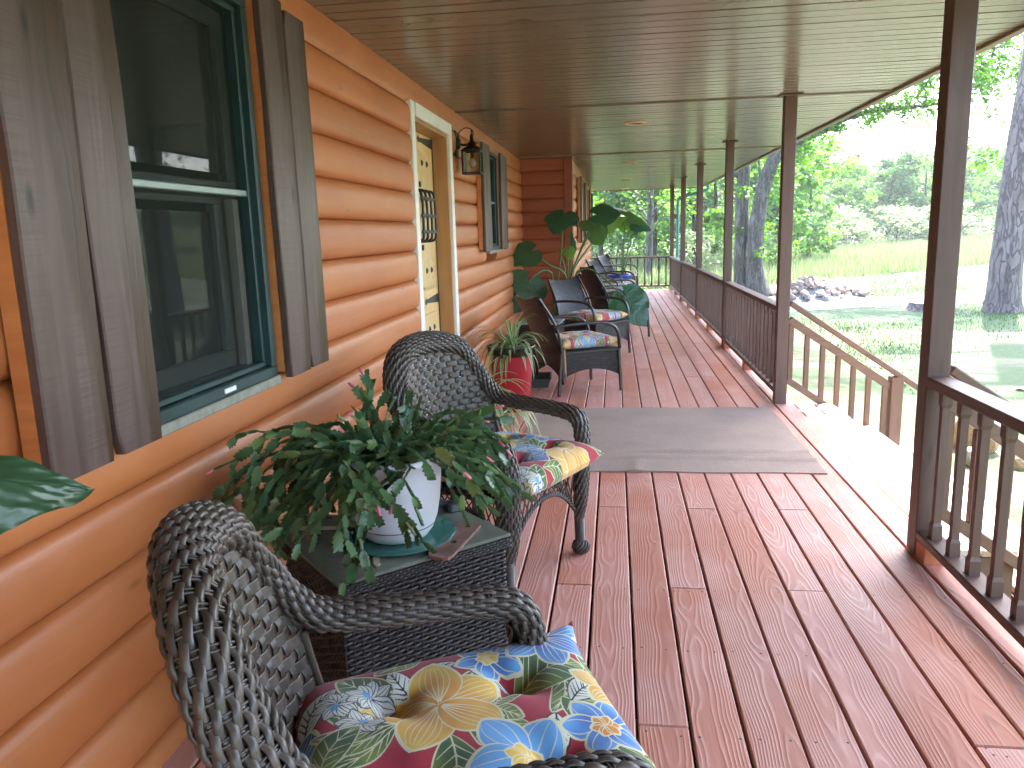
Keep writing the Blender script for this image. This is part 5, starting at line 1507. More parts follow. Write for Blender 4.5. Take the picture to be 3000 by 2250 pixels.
# strands run round the box in courses, over and under upright stakes
def box_weave(mb, w, d, z0, z1, pitch, stake):
    per = [(-w / 2, -d / 2), (w / 2, -d / 2), (w / 2, d / 2), (-w / 2, d / 2), (-w / 2, -d / 2)]
    P = resample(np.array(per), int(2 * (w + d) / 0.0065)); L = np.concatenate([[0], np.cumsum(np.linalg.norm(np.diff(P, axis=0), axis=1))])
    N_ = np.zeros((len(P), 3)); 
    for i, (x, y) in enumerate(P):
        fx, fy = abs(x) / (w / 2), abs(y) / (d / 2); N_[i] = (np.sign(x), 0, 0) if fx >= fy else (0, np.sign(y), 0)
    zs = np.arange(z0, z1, pitch); SP = []; SN = []
    for j, z in enumerate(zs):
        off = 0.003 * np.cos(np.pi * L / stake + np.pi * j)
        SP.append(np.concatenate([P, np.full((len(P), 1), z)], 1) + N_ * off[:, None]); SN.append(N_)
    V, Q = strands(np.array(SP), np.array(SN), pitch * 0.46, 0.0036, 5); mb.add(V, Q)
    for s in np.arange(0, L[-1], stake):
        x, y = np.interp(s, L, P[:, 0]), np.interp(s, L, P[:, 1]); mb.tube([(x, y, z0), (x, y, z1)], 0.003, 5, False)
box_weave(mb, TW - 0.03, TD - 0.03, 0.035, TH - 0.045, 0.0125, 0.026)
o = mb.obj('woven_sides', M['wicker_dark'], tb, True); o['kind'] = 'stuff'
mb = MB(); box_weave(mb, TW - 0.006, TD - 0.006, TH - 0.040, TH - 0.012, 0.0075, 0.012); o = mb.obj('woven_rim', M['wicker_dark'], tb, True); o['kind'] = 'stuff'
for sx_ in (-1, 1):
    for sy_ in (-1, 1): MB().box((sx_ * (TW / 2 - 0.03), sy_ * (TD / 2 - 0.03), 0.02), (0.035, 0.035, 0.04), 0.004).obj('leg', M['frame'], tb)

# things on the table; TP maps table-local to world
def TP(x, y, z=TH): 
    c_, s_ = math.cos(TA), math.sin(TA); return (TC.x + x * c_ - y * s_, TC.y + x * s_ + y * c_, z)
POT = Vector((-0.655, 2.17, TH + 0.012))
k = NT('green_glass'); k.set(Base_Color=(0.16, 0.48, 0.40), Roughness=0.1); k.b.inputs['Transmission Weight'].default_value = 0.75; k.b.inputs['IOR'].default_value = 1.3
M['green_glass'] = k.m
mb = MB(); n = 60; a = np.linspace(0, 2 * np.pi, n, endpoint=False); sc = 1 + 0.012 * np.sin(18 * a) + RNG.normal(0, 0.003, n)
rings = [np.stack([r_ * (sc if r_ > 0.1 else 1) * np.cos(a), r_ * (sc if r_ > 0.1 else 1) * np.sin(a), np.full(n, z)], 1) for r_, z in ((0.001, 0.004), (0.11, 0.004), (0.172, 0.0115), (0.176, 0.009), (0.11, 0.0), (0.001, 0.0))]
mb.add(np.concatenate(rings), gridq(6, n, True))
o = mb.obj('glass_plate', M['green_glass'], None, True); o.location = (POT.x, POT.y, TH + 0.0005); tag(o, 'green glass plate with scalloped rim under the white pot', 'plate')
fp = tag(empty('flower_pot', (POT.x, POT.y, TH + 0.0055)), 'white plastic flower pot with thin rust ring holding the cactus', 'pot')
M['pot_white'] = plain('white_plastic', (0.62, 0.62, 0.66), 0.3, var=0.02, spec=0.5)
prof = [(0.0, 0.0), (0.082, 0.0), (0.094, 0.006), (0.110, 0.028), (0.124, 0.066), (0.134, 0.12), (0.139, 0.18), (0.142, 0.235), (0.150, 0.238), (0.150, 0.258), (0.139, 0.258), (0.134, 0.22)]
MB().lathe(prof, 48).obj('body', M['pot_white'], fp, True)
MB().lathe([(0.1145, 0.0405), (0.1168, 0.0415), (0.1176, 0.0430), (0.1172, 0.0445)], 48).obj('rust_ring', M['rust'], fp, True)
MB().lathe([(0.0, 0.235), (0.134, 0.226)], 24).obj('soil', M['soil'], fp, True)
# rusty flat bar with two holes
def plate_outline(n, L, w, r):
    return L, w
mb = MB(); L_, w_ = 0.27, 0.075; t_ = 0.009
out_ = [(-L_ / 2, -w_ / 2 + 0.02), (-L_ / 2 + 0.006, -w_ / 2 + 0.006), (-L_ / 2 + 0.03, -w_ / 2), (L_ / 2 - 0.008, -w_ / 2), (L_ / 2, -w_ / 2 + 0.008), (L_ / 2, w_ / 2 - 0.008), (L_ / 2 - 0.008, w_ / 2), (-L_ / 2 + 0.03, w_ / 2), (-L_ / 2 + 0.004, w_ / 2 - 0.014)]
def holed(mb, outl, holes, t):
    """flat plate with round holes: fan between matched rings is avoided by using bmesh triangulation"""
    import bmesh
    bm = bmesh.new(); es = []
    loops = [outl] + [[(cx_ + r_ * math.cos(-q), cy_ + r_ * math.sin(-q)) for q in np.linspace(0, 2 * np.pi, 12, endpoint=False)] for cx_, cy_, r_ in holes]
    for lp in loops:
        vs = [bm.verts.new((x, y, t)) for x, y in lp]
        es += [bm.edges.new((vs[i], vs[(i + 1) % len(vs)])) for i in range(len(vs))]
    bmesh.ops.triangle_fill(bm, edges=es, use_beauty=True)
    ret = bmesh.ops.extrude_face_region(bm, geom=list(bm.faces))
    for g_ in ret['geom']:
        if isinstance(g_, bmesh.types.BMVert): g_.co.z -= t
    bmesh.ops.recalc_face_normals(bm, faces=list(bm.faces))
    me = bpy.data.meshes.new('plate'); bm.to_mesh(me); bm.free(); return me
me = holed(None, out_, [(L_ / 2 - 0.03, 0.0, 0.009), (-0.02, -0.004, 0.011)], t_); me.materials.append(M['rust'])
o = inst('metal_bar', me); o.location = (-0.472, 2.13, TH + 0.001); o.rotation_euler = (0, 0, R(80)); tag(o, 'rusty flat metal bar with two holes lying on the table corner', 'metal bar')
# wooden plaque with print behind the pot
k = NT('plaque_print'); 
M['plaque'] = wood('plaque_wood', (0.22, 0.17, 0.11), (0.29, 0.24, 0.16), (0.34, 0.29, 0.2), rough=0.6, grain=12)
M['ink'] = plain('black_ink', (0.02, 0.018, 0.015), 0.7)
pq = tag(empty('wooden_plaque', (-0.875, 2.255, TH + 0.001), TA + R(-38)), 'small tan wooden plaque with black letters lying behind the white pot', 'plaque')
MB().box((0, 0, 0.006), (0.24, 0.11, 0.012), 0.004).obj('board', M['plaque'], pq)
for y_ in (-0.017, -0.036): MB().box((0, y_, 0.0124), (0.235, 0.003, 0.0012)).obj('groove', M['ink'], pq)
fc = bpy.data.curves.new('letters', 'FONT'); fc.body = 'SPA'; fc.size = 0.034; fc.extrude = 0.0004; fc.align_x = 'CENTER'; fc.materials.append(M['ink'])
fo = bpy.data.objects.new('letters_outline', fc); C.objects.link(fo); bpy.context.view_layer.update()
lme = bpy.data.meshes.new_from_object(fo.evaluated_get(bpy.context.evaluated_depsgraph_get())); bpy.data.objects.remove(fo); lme.name = 'letters'
if not lme.materials: lme.materials.append(M['ink'])
fo = inst('letters', lme, pq); fo.location = (-0.045, 0.008, 0.0126); fo['kind'] = 'stuff'
# dark moulded lid and a lolly stick
M['grey_plastic'] = plain('grey_plastic', (0.055, 0.06, 0.065), 0.45, var=0.1)
lid = tag(empty('plastic_clip', (-0.585, 2.365, TH), TA), 'dark grey curved plastic part lying behind the white pot', 'plastic part')
mb = MB(); P = np.array([(0.075 * math.cos(q), 0.055 * math.sin(q), 0.012) for q in np.linspace(-0.5, 2.0, 18)])
V, Q, T_ = tube(P, 0.013, 8, True, 0.8); mb.add(V, Q, T_); mb.obj('arc', M['grey_plastic'], lid, True)
MB().box((0.062, -0.022, 0.013), (0.04, 0.028, 0.025), 0.004).obj('end_block', M['grey_plastic'], lid)
M['lolly'] = plain('bare_wood', (0.36, 0.29, 0.19), 0.7, var=0.1)
mb = MB(); n = 12; q = np.linspace(-np.pi / 2, np.pi / 2, n); ring = np.concatenate([np.stack([0.03 + 0.009 * np.cos(q), 0.009 * np.sin(q)], 1), np.stack([-0.03 - 0.009 * np.cos(q), -0.009 * np.sin(q)], 1)])
V = np.concatenate([np.concatenate([ring, np.full((2 * n, 1), z)], 1) for z in (0, 0.003)]); V = np.concatenate([V, [[0, 0, 0.003]]])
mb.add(V, gridq(2, 2 * n, True), [(4 * n, 2 * n + i, 2 * n + (i + 1) % (2 * n)) for i in range(2 * n)])
o = mb.obj('wooden_stick', M['lolly']); o.location = (-0.665, 1.985, TH + 0.001); o.rotation_euler = (0, 0, R(110)); tag(o, 'short pale wooden stick poking out below the green plate', 'stick')

# -------- trailing cactus in the white pot
M['cactus'] = leafmat('cactus_pad', (0.022, 0.062, 0.024), (0.06, 0.125, 0.048), 0.22, 0.38, 0.5, island=False)
k_ = M['cactus'].node_tree
k = NT('cactus_pad_green'); oi = k.n('ObjectInfo'); g = k.n('NewGeometry'); v = k.mapping((1, 1, 1))
fac = k.math('FRACT', k.math('ADD', oi.outputs['Random'], g.outputs['Random Per Island']))
col = k.ramp(fac, [(0.0, (0.045, 0.10, 0.038)), (0.55, (0.078, 0.15, 0.058)), (0.85, (0.125, 0.21, 0.085)), (0.97, (0.16, 0.24, 0.07)), (1.0, (0.28, 0.24, 0.12))])
k.set(Base_Color=col, Roughness=0.36); k.b.inputs['Specular IOR Level'].default_value = 0.5; k.bump(k.noise(v, 60, 2), 0.15, 0.002)
tr = k.n('BsdfTranslucent'); hs = k.n('HueSaturation'); k.l(col, hs.inputs['Color']); hs.inputs['Value'].default_value = 2.0; k.l(hs.outputs[0], tr.inputs['Color'])
mx = k.n('MixShader'); mx.inputs[0].default_value = 0.25; k.l(k.b.outputs[0], mx.inputs[1]); k.l(tr.outputs[0], mx.inputs[2]); k.l(mx.outputs[0], k.out.inputs[0])
M['cactus'] = k.m
M['bud'] = plain('pink_bud', (0.5, 0.13, 0.17), 0.5, var=0.2)
def pad_arrays(seed):
    """one toothed flat stem segment, base at origin, along +X, normal +Z, unit length"""
    r = np.random.default_rng(seed); 
    top = [(0.0, 0.045), (0.14, 0.15), (0.33, 0.25), (0.36, 0.165), (0.55, 0.285), (0.585, 0.185), (0.79, 0.28), (0.82, 0.17), (1.01, 0.22), (0.97, 0.08)]
    top = np.array(top) + r.normal(0, 0.012, (len(top), 2)); bot = top * np.array([1, -1]) + r.normal(0, 0.015, top.shape)
    n = len(top); mid = np.stack([top[:, 0] * 0.97, np.zeros(n)], 1)
    V = np.concatenate([np.concatenate([top, np.full((n, 1), 0.02)], 1), np.concatenate([mid, np.full((n, 1), -0.035)], 1), np.concatenate([bot, np.full((n, 1), 0.02)], 1)])
    V[:, 2] += 0.10 * (V[:, 0] - 0.5) ** 2 * r.normal(0.3, 0.6)
    Vb = V.copy(); Vb[:, 2] -= 0.05; Vb[n:2 * n, 2] -= 0.03
    q1 = np.array([[i, i + n, i + n + 1, i + 1] for i in range(n - 1)] + [[i + n, i + 2 * n, i + 2 * n + 1, i + n + 1] for i in range(n - 1)])
    return np.concatenate([V, Vb]), np.concatenate([q1, q1[:, ::-1] + 3 * n])
pads = [pad_arrays(s) for s in range(5)]
padme = [mkmesh('leaf_segment', V, Q, np.zeros((0, 3), int), M['cactus'], True) for V, Q in pads]
cac = tag(empty('holiday_cactus', (POT.x, POT.y, TH + 0.21)), 'big trailing holiday cactus spilling over its white pot', 'potted plant')
cr_ = np.random.default_rng(5)
segs_ = []; buds = []
ORG = np.array([POT.x, POT.y, TH + 0.24])
walln = np.array([1, 0, 0])
def grow(p, d, n, droop, ln, spreadside):
    up = np.array([0, 0, 1.0])
    for i in range(n):
        side = np.cross(d, up); side /= np.linalg.norm(side) + 1e-6
        nn = np.cross(side, d); roll = cr_.normal(0, 0.8); nn = nn * math.cos(roll) + side * math.sin(roll)
        l = ln * cr_.uniform(0.7, 1.35)
        q = p + d * l
        if q[0] < -1.17: d = d + np.array([0.5, 0, -0.1]); d /= np.linalg.norm(d); q = p + d * l
        hit = np.hypot(q[0] - POT.x, q[1] - POT.y)
        if q[2] < TH + 0.25 and hit < 0.172:
            s_ = 0.178 / max(hit, 1e-3); q[0] = POT.x + (q[0] - POT.x) * s_; q[1] = POT.y + (q[1] - POT.y) * s_
        tl = q - np.array([TC.x, TC.y, 0]); lx = tl[0] * math.cos(TA) + tl[1] * math.sin(TA); ly = -tl[0] * math.sin(TA) + tl[1] * math.cos(TA)
        if abs(lx) < TW / 2 + 0.01 and abs(ly) < TD / 2 + 0.01 and q[2] < TH + 0.03: break
        if q[2] < 0.2: break
        dd = (q - p) / np.linalg.norm(q - p)
        segs_.append((p, dd, nn, np.linalg.norm(q - p)))
        p = q
        d = dd + np.array([cr_.normal(0, 0.27), cr_.normal(0, 0.27), -droop * cr_.uniform(0.5, 1.4)]); d /= np.linalg.norm(d)
        if i > 1 and cr_.random() < 0.26 and n - i > 2:
            a = cr_.choice([-1, 1]) * 0.6; d2 = d * math.cos(a) + np.cross(nn, d) * math.sin(a); grow(p, d2 / np.linalg.norm(d2), n - i - 2, droop, ln, spreadside)
    if cr_.random() < 0.22 and p[2] > TH + 0.2: buds.append((p, d))
toward_eye = math.atan2(-POT.y, -POT.x)
for b in range(140):
    a = cr_.random() * 6.283
    df = abs((a - toward_eye + math.pi) % (2 * math.pi) - math.pi)
    front = df < 0.75
    if front and cr_.random() < 0.5: continue
    upright = b < 26
    el = cr_.uniform(0.8, 1.45) if upright else cr_.uniform(-0.05, 0.85)
    rr = 0.115 * math.sqrt(cr_.random())
    p = ORG + np.array([rr * math.cos(a), rr * math.sin(a), cr_.uniform(0, 0.03)])
    d = np.array([math.cos(a) * math.cos(el), math.sin(a) * math.cos(el), math.sin(el)])
    n_ = int(cr_.integers(3, 6)) if upright else int(cr_.integers(7, 14))
    n_ = max(3, int(n_ * (1 - 0.3 * max(0, math.cos(a + 0.15)))))
    if front and not upright: n_ = int(cr_.integers(4, 9))
    grow(p, d, n_, 0.12 if upright else 0.235, 0.044, 0)
# nearest the viewer first: those become single parts
segs_.sort(key=lambda t_: np.linalg.norm(t_[0] - np.array(EYE)))
mb = MB()
for i, (p, d, nn, l) in enumerate(segs_):
    m_ = frame(p - np.array(cac.location), d, nn) @ Matrix.Diagonal((l * 1.08, l * 1.08 * cr_.uniform(0.85, 1.2), l * 1.0, 1))
    if i < 290: inst('leaf_segment', padme[i % 5], cac, m_)
    else: V, Q = pads[i % 5]; mb.add(xf(m_, V), Q)
o = mb.obj('leaf_segments', M['cactus'], cac, True); o['kind'] = 'stuff'
bm_ = MB().lathe([(0.0, 0.03), (0.0035, 0.027), (0.005, 0.016), (0.004, 0.006), (0.002, 0.0)], 8).mesh('flower_bud', M['bud'], True)
for p, d in buds[:26]:
    inst('flower_bud', bm_, cac, frame(p - np.array(cac.location), np.cross(d, (0.3, 0.2, 0.9)), d))

# -------- strap leaf helper and the spider plants
k = NT('variegated_leaf'); uv = k.n('UVMap'); sp = k.n('SeparateXYZ'); k.l(uv.outputs[0], sp.inputs[0])
av = k.math('ABSOLUTE', k.math('SUBTRACT', sp.outputs[1], 0.5))
oi = k.n('ObjectInfo')
gcol = k.mix(oi.outputs['Random'], (0.10, 0.22, 0.05), (0.18, 0.32, 0.10))
col = k.mix(k.ramp(av, [(0.30, 0.0), (0.36, 1.0)]), gcol, (0.5, 0.54, 0.33))
k.set(Base_Color=col, Roughness=0.4)
tr = k.n('BsdfTranslucent'); k.l(col, tr.inputs['Color']); mx = k.n('MixShader'); mx.inputs[0].default_value = 0.35
k.l(k.b.outputs[0], mx.inputs[1]); k.l(tr.outputs[0], mx.inputs[2]); k.l(mx.outputs[0], k.out.inputs[0])
M['spider'] = k.m
k2 = M['spider'].copy(); k2.name = 'yellow_variegated_leaf'
for nd in k2.node_tree.nodes:
    if nd.type == 'MIX' and not nd.inputs[6].is_linked: nd.inputs[6].default_value = (0.17, 0.26, 0.045, 1); nd.inputs[7].default_value = (0.30, 0.36, 0.08, 1)
M['spider_yellow'] = k2
def strap(P, w, fold=0.35):
    P = np.asarray(P, float); n = len(P); T = np.gradient(P, axis=0); T /= np.linalg.norm(T, axis=1)[:, None]
    side = np.cross(T, [0, 0, 1.0]); bad = np.linalg.norm(side, axis=1) < 0.15
    if bad.any():
        good = side[~bad].mean(0) if (~bad).any() else np.array([1.0, 0, 0]); side[bad] = good
    side /= np.linalg.norm(side, axis=1)[:, None]; nn = np.cross(side, T)
    t = np.linspace(0, 1, n); ww = w * np.minimum(1, 0.55 + t * 3) * np.clip((1 - t) / 0.35, 0.02, 1) ** 0.8 / 2
    V = np.stack([P - side * ww[:, None] + nn * (ww * fold)[:, None], P, P + side * ww[:, None] + nn * (ww * fold)[:, None]], 1).reshape(-1, 3)
    uv = np.stack([np.repeat(t, 3), np.tile([0, 0.5, 1.0], n)], 1)
    return V, gridq(n, 3), uv
def spider_plant(root, c, n, Lr, mat, seed, drop=1.0, toward=None):
    r = np.random.default_rng(seed)
    for i in range(n):
        a = r.random() * 6.283; L = r.uniform(*Lr); el = r.uniform(0.1, 1.2) if i % 5 else r.uniform(1.0, 1.45)
        if toward is not None and r.random() < 0.55: a = toward + r.normal(0, 0.6)
        p = np.array(c) + np.array([0.05 * math.cos(a), 0.05 * math.sin(a), 0]) * r.random(); d = np.array([math.cos(a) * math.cos(el), math.sin(a) * math.cos(el), math.sin(el)])
        P = [p]; ns = 12
        for q in range(ns):
            p = p + d * L / ns; P.append(p); d = d + np.array([r.normal(0, 0.02), r.normal(0, 0.02), -(0.13 + 0.24 * q / ns) * drop * (0.75 + 0.6 * math.cos(el))]); d /= np.linalg.norm(d)
        V, Q, uv = strap(np.array(P) - np.array(root.location), r.uniform(0.015, 0.024)); mb = MB(); mb.add(V, Q, uv=uv)
        mb.obj('leaf', mat, root, True)
M['red_gloss'] = plain('red_glazed_plastic', (0.33, 0.010, 0.02), 0.25, var=0.06, spec=0.6)
M['black_gloss'] = plain('black_red_rim', (0.022, 0.010, 0.009), 0.25, spec=0.6)
def planter(x, y, h, label, plab_, seed, n, Lr, mat, drop, toward):
    e = tag(empty('red_planter', (x, y, 0)), label, 'planter', 'tall red planters with dark rims')
    MB().lathe([(0.0, 0.0), (0.125, 0.0), (0.132, 0.008), (0.172, h - 0.075)], 40).obj('body', M['red_gloss'], e, True)
    MB().lathe([(0.172, h - 0.077), (0.180, h - 0.074), (0.185, h - 0.02), (0.195, h - 0.016), (0.196, h), (0.184, h), (0.178, h - 0.03)], 40).obj('rim', M['black_gloss'], e, True)
    MB().lathe([(0.0, h - 0.03), (0.179, h - 0.035)], 24).obj('soil', M['soil'], e, True)
    pl = tag(empty('spider_plant', (x, y, h - 0.03)), plab_, 'potted plant', 'striped spider plants in red planters')
    spider_plant(pl, (x, y, h - 0.03), n, Lr, mat, seed, drop, toward)
planter(-0.80, 5.95, 0.51, 'red planter with dark rim standing beside the door frame', 'green and white spider plant in the red planter beside the door', 3, 85, (0.22, 0.42), M['spider'], 1.0, None)
planter(-0.765, 4.02, 0.44, 'red planter mostly hidden behind the second wicker armchair', 'yellowish spider plant trailing out behind the second wicker armchair', 8, 70, (0.28, 0.52), M['spider_yellow'], 1.0, -0.2)

# -------- door mat
k = NT('mat_felt'); v = k.mapping((1, 1, 1), rand=False)
n1 = k.noise(v, 90, 3, 0.7); n2 = k.noise(v, 2.2, 4)
k.set(Base_Color=k.mix(k.ramp(n2, [(0.35, 0.0), (0.7, 0.6)]), k.ramp(n1, [(0.3, (0.29, 0.21, 0.165)), (0.7, (0.40, 0.30, 0.24))]), (0.235, 0.18, 0.15)), Roughness=0.95)
k.b.inputs['Specular IOR Level'].default_value = 0.15
k.bump(n1, 0.5, 0.002); M['mat'] = k.m
nx_, ny_ = 90, 60; xs_ = np.linspace(-0.62, 1.16, nx_); ys_ = np.linspace(4.33, 5.97, ny_); A, B_ = np.meshgrid(xs_, ys_, indexing='ij')
B_ = B_ - 0.012 * np.exp(-((A - 0.12) / 0.06) ** 2) * np.clip((4.6 - B_) / 0.3, 0, 1) + 0.006 * np.sin(A * 9)
Zm = 0.006 + 0.016 * np.exp(-((B_ - 4.60 - 0.02 * np.sin(A * 4)) / 0.018) ** 2) * np.clip((A + 0.1) * 3, 0, 1) + 0.015 * np.exp(-((B_ - 4.76 + 0.015 * np.sin(A * 3)) / 0.015) ** 2) * np.clip(A * 3, 0, 1)
Zm += 0.010 * np.exp(-((A - 0.12) / 0.05) ** 2) * np.clip((4.75 - B_) / 0.42, 0, 1) + 0.002 * np.sin(A * 5 + 1) * np.sin(B_ * 6)
Zm += 0.0015
mb = MB(); Vt = np.stack([A, B_, Zm], -1).reshape(-1, 3); mb.add(Vt, gridq(nx_, ny_)[:, ::-1])
edge = list(range(0, nx_ * ny_, ny_)); last = [i + ny_ - 1 for i in edge]; lft = list(range(ny_)); rgt = [(nx_ - 1) * ny_ + j for j in range(ny_)]
for ring, flip in ((edge, 0), (last, 1), (lft, 1), (rgt, 0)):
    top = Vt[ring]; bot = top.copy(); bot[:, 2] = 0.0012
    q = np.array([[i, i + 1, len(ring) + i + 1, len(ring) + i] for i in range(len(ring) - 1)])
    mb.add(np.concatenate([top, bot]), q if flip else q[:, ::-1])
o = mb.obj('door_mat', M['mat'], None, True); tag(o, 'large wrinkled brown felt mat laid across the deck before the door', 'mat')

# -------- dark resin chairs (local: front = +X)
def panel_grid(f, nu, nv, su, sv):
    u = np.linspace(0, 1, nu); v_ = np.linspace(0, 1, nv); U, Vv = np.meshgrid(u, v_, indexing='ij'); P = f(U, Vv)
    uv = np.stack([U * su, Vv * sv], -1).reshape(-1, 2); return P.reshape(-1, 3), gridq(nu, nv), uv
def resin_chair_meshes():
    out = []
    def back(U, V_):
        y = (U - 0.5) * 2; w = 0.27 - 0.02 * V_
        ztop = 0.845 - 0.035 * (1 - y ** 2)
        zbot = 0.13 + 0.11 * (1 - np.abs(y) ** 2.2)
        z = zbot + (ztop - zbot) * V_
        x = -0.255 - 0.02 * V_ - 0.19 * np.clip((z - 0.36) / 0.48, 0, 1) ** 1.35 - 0.03 * (1 - y ** 2)
        return np.stack([x, y * w, z], -1)
    mb = MB(); P, q, uv = panel_grid(back, 18, 22, 0.54, 0.70); mb.add(P, q, uv=uv)
    Pb = P.copy(); Pb[:, 0] -= 0.012; mb.add(Pb, q[:, ::-1], uv=uv); out.append(('backrest', mb.mesh('backrest', M['resin'], True)))
    def side(sg):
        def f(U, V_):
            x = -0.27 + 0.56 * U; zb = 0.135 + 0.075 * (1 - np.abs(2 * U - 1) ** 2); z = zb + (0.37 - zb) * V_
            return np.stack([x, np.full_like(x, sg * 0.268), z], -1)
        return f
    for sg in (-1, 1):
        mb = MB(); P, q, uv = panel_grid(side(sg), 16, 6, 0.56, 0.2); mb.add(P, q if sg < 0 else q[:, ::-1], uv=uv); P2 = P.copy(); P2[:, 1] -= sg * 0.012; mb.add(P2, q[:, ::-1] if sg < 0 else q, uv=uv)
        out.append(('side_panel', mb.mesh('side_panel', M['resin'], True)))
    def front(U, V_):
        y = (U - 0.5) * 0.53; zb = 0.135 + 0.075 * (1 - np.abs(2 * U - 1) ** 2); z = zb + (0.37 - zb) * V_
        return np.stack([np.full_like(y, 0.288), y, z], -1)
    mb = MB(); P, q, uv = panel_grid(front, 16, 6, 0.53, 0.2); mb.add(P, q[:, ::-1], uv=uv); P2 = P.copy(); P2[:, 0] -= 0.012; mb.add(P2, q, uv=uv); out.append(('front_panel', mb.mesh('front_panel', M['resin'], True)))
    mb = MB(); mb.box((0.01, 0, 0.362), (0.57, 0.545, 0.022), 0.006); out.append(('seat', mb.mesh('seat', M['frame'])))
    for sg in (-1, 1):
        P = spline([(-0.335, sg * 0.268, 0.585), (-0.2, sg * 0.285, 0.60), (0.0, sg * 0.292, 0.605), (0.14, sg * 0.292, 0.595), (0.225, sg * 0.29, 0.555), (0.268, sg * 0.284, 0.48), (0.28, sg * 0.28, 0.37)], 40)
        mb = MB(); V, Q, T = tube(P, 0.019, 10, True, 0.75); mb.add(V, Q, T); out.append(('arm', mb.mesh('arm', M['frame'], True)))
        P = spline([(-0.255, sg * 0.27, 0.1), (-0.26, sg * 0.272, 0.37), (-0.315, sg * 0.268, 0.6), (-0.462, sg * 0.25, 0.85)], 24)
        mb = MB(); mb.tube(P, 0.012, 8); out.append(('back_frame', mb.mesh('back_frame', M['frame'], True)))
        for xf_, xl in ((0.278, 0.292), (-0.262, -0.30)):
            mb = MB(); mb.bar((xf_, sg * 0.268, 0.36), (xl, sg * 0.283, 0.0), 0.024, 0.024, (1, 0, 0), 0.004); out.append(('leg', mb.mesh('leg', M['frame'])))
    return out
RCM = resin_chair_meshes()
CH = [(-0.343, 6.79, 29, 'dark brown woven chair nearest the red planter, seen from behind'), (-0.244, 8.776, -40, 'blue grey shining woven chair facing the viewer behind the first dark chair'),
      (0.04, 10.23, 29, 'dark brown chair back standing right of the elephant ear stems'), (-0.05, 12.4, 29, 'dark chair mostly hidden behind the third chair, only its top showing'),
      (0.0, 14.42, -25, 'pale blue looking woven chair facing the viewer before the blue pot'), (0.12, 17.35, -28, 'sunlit brown woven chair at the far end of the porch')]
cl = ['pale floral tufted cushion on the chair nearest the red planter', 'pale floral cushion on the blue grey chair facing the viewer', 'pale floral cushion on the chair behind the hanging green leaf', 'pale floral cushion on the hidden dark chair beyond', 'pale floral cushion on the pale blue chair', 'pale floral cushion on the sunlit chair at the far end']
for i, (x, y, a, lb) in enumerate(CH):
    e = tag(empty('resin_chair', (x, y, 0), R(a)), lb, 'chair', 'dark woven resin porch chairs')
    for nm, me in RCM: inst(nm, me, e)
    c = cushion('seat_cushion', 0.53, 0.55, 0.11, M['cloth_pale'], cl[i], 'floral seat cushions', (0.31 * i + 0.1, 0.37 * i + 0.2), 3 + i, lf=0.2, us=1.25); set_cushion(c, x, y, 0.374, a, 0.02)
    if i == 0:
        P = spline([(-0.245, -0.262, 0.035), (-0.262, -0.285, 0.0), (-0.262, -0.293, -0.09), (-0.258, -0.291, -0.2), (-0.255, -0.29, -0.27)], 16)
        V, Q, uv = strap(P, 0.016, 0.1); mb = MB(); mb.add(V + np.array([0, 0, 0]), Q, uv=uv * 0.4); mb.obj('tie', M['cloth_red'], c, True)
def small_table(x, y, a, lb):
    e = tag(empty('side_table', (x, y, 0), R(a)), lb, 'side table', 'small woven tables between the dark chairs')
    MB().box((0, 0, 0.456), (0.45, 0.45, 0.012), 0.003).obj('glass_top', M['pale_top'], e)
    for k_, (dx, dy) in enumerate(((1, 0), (-1, 0), (0, 1), (0, -1))):
        def f(U, V_):
            t = (U - 0.5) * 0.42; z = 0.28 + 0.165 * V_ + 0.0 * U
            return np.stack([dx * 0.213 + (0 if dx else 1) * t, dy * 0.213 + (0 if dy else 1) * t, z], -1)
        P, q, uv = panel_grid(f, 6, 4, 0.42, 0.165); fl = (dx > 0) or (dy < 0)
        mb = MB(); mb.add(P, q if fl else q[:, ::-1], uv=uv); P2 = P - np.array([dx, dy, 0]) * 0.012; mb.add(P2, q[:, ::-1] if fl else q, uv=uv); mb.obj('apron', M['resin'], e)
    for sx_ in (-1, 1):
        for sy_ in (-1, 1): MB().box((sx_ * 0.205, sy_ * 0.205, 0.225), (0.026, 0.026, 0.45), 0.003).obj('leg', M['frame'], e)
    MB().box((0, 0, 0.438), (0.42, 0.42, 0.016)).obj('top_frame', M['frame'], e)
small_table(-0.76, 7.98, -4, 'pale glass topped woven table between the first two dark chairs')
small_table(-0.02, 13.45, 4, 'glass topped woven table between the hidden chair and pale blue chair')
# boot tray
M['tray'] = plain('grey_rubber', (0.05, 0.058, 0.06), 0.5, var=0.15)
mb = MB(); rings = []
for (w_, d_, z) in ((0.46, 0.3, 0.0), (0.50, 0.34, 0.075), (0.515, 0.355, 0.078), (0.515, 0.355, 0.084), (0.49, 0.33, 0.08), (0.45, 0.29, 0.008)):
    rings.append([(w_ / 2, d_ / 2, z), (-w_ / 2, d_ / 2, z), (-w_ / 2, -d_ / 2, z), (w_ / 2, -d_ / 2, z)])
V = np.array(rings).reshape(-1, 3); Q = np.concatenate([gridq(6, 4, True), [[3, 2, 1, 0], [20, 21, 22, 23]]])
mb.add(V, Q); o = mb.obj('boot_tray', M['tray']); o.location = (-0.83, 6.93, 0.003); o.rotation_euler = (0, 0, R(4)); tag(o, 'grey rubber tray on the deck behind the red planter', 'tray')

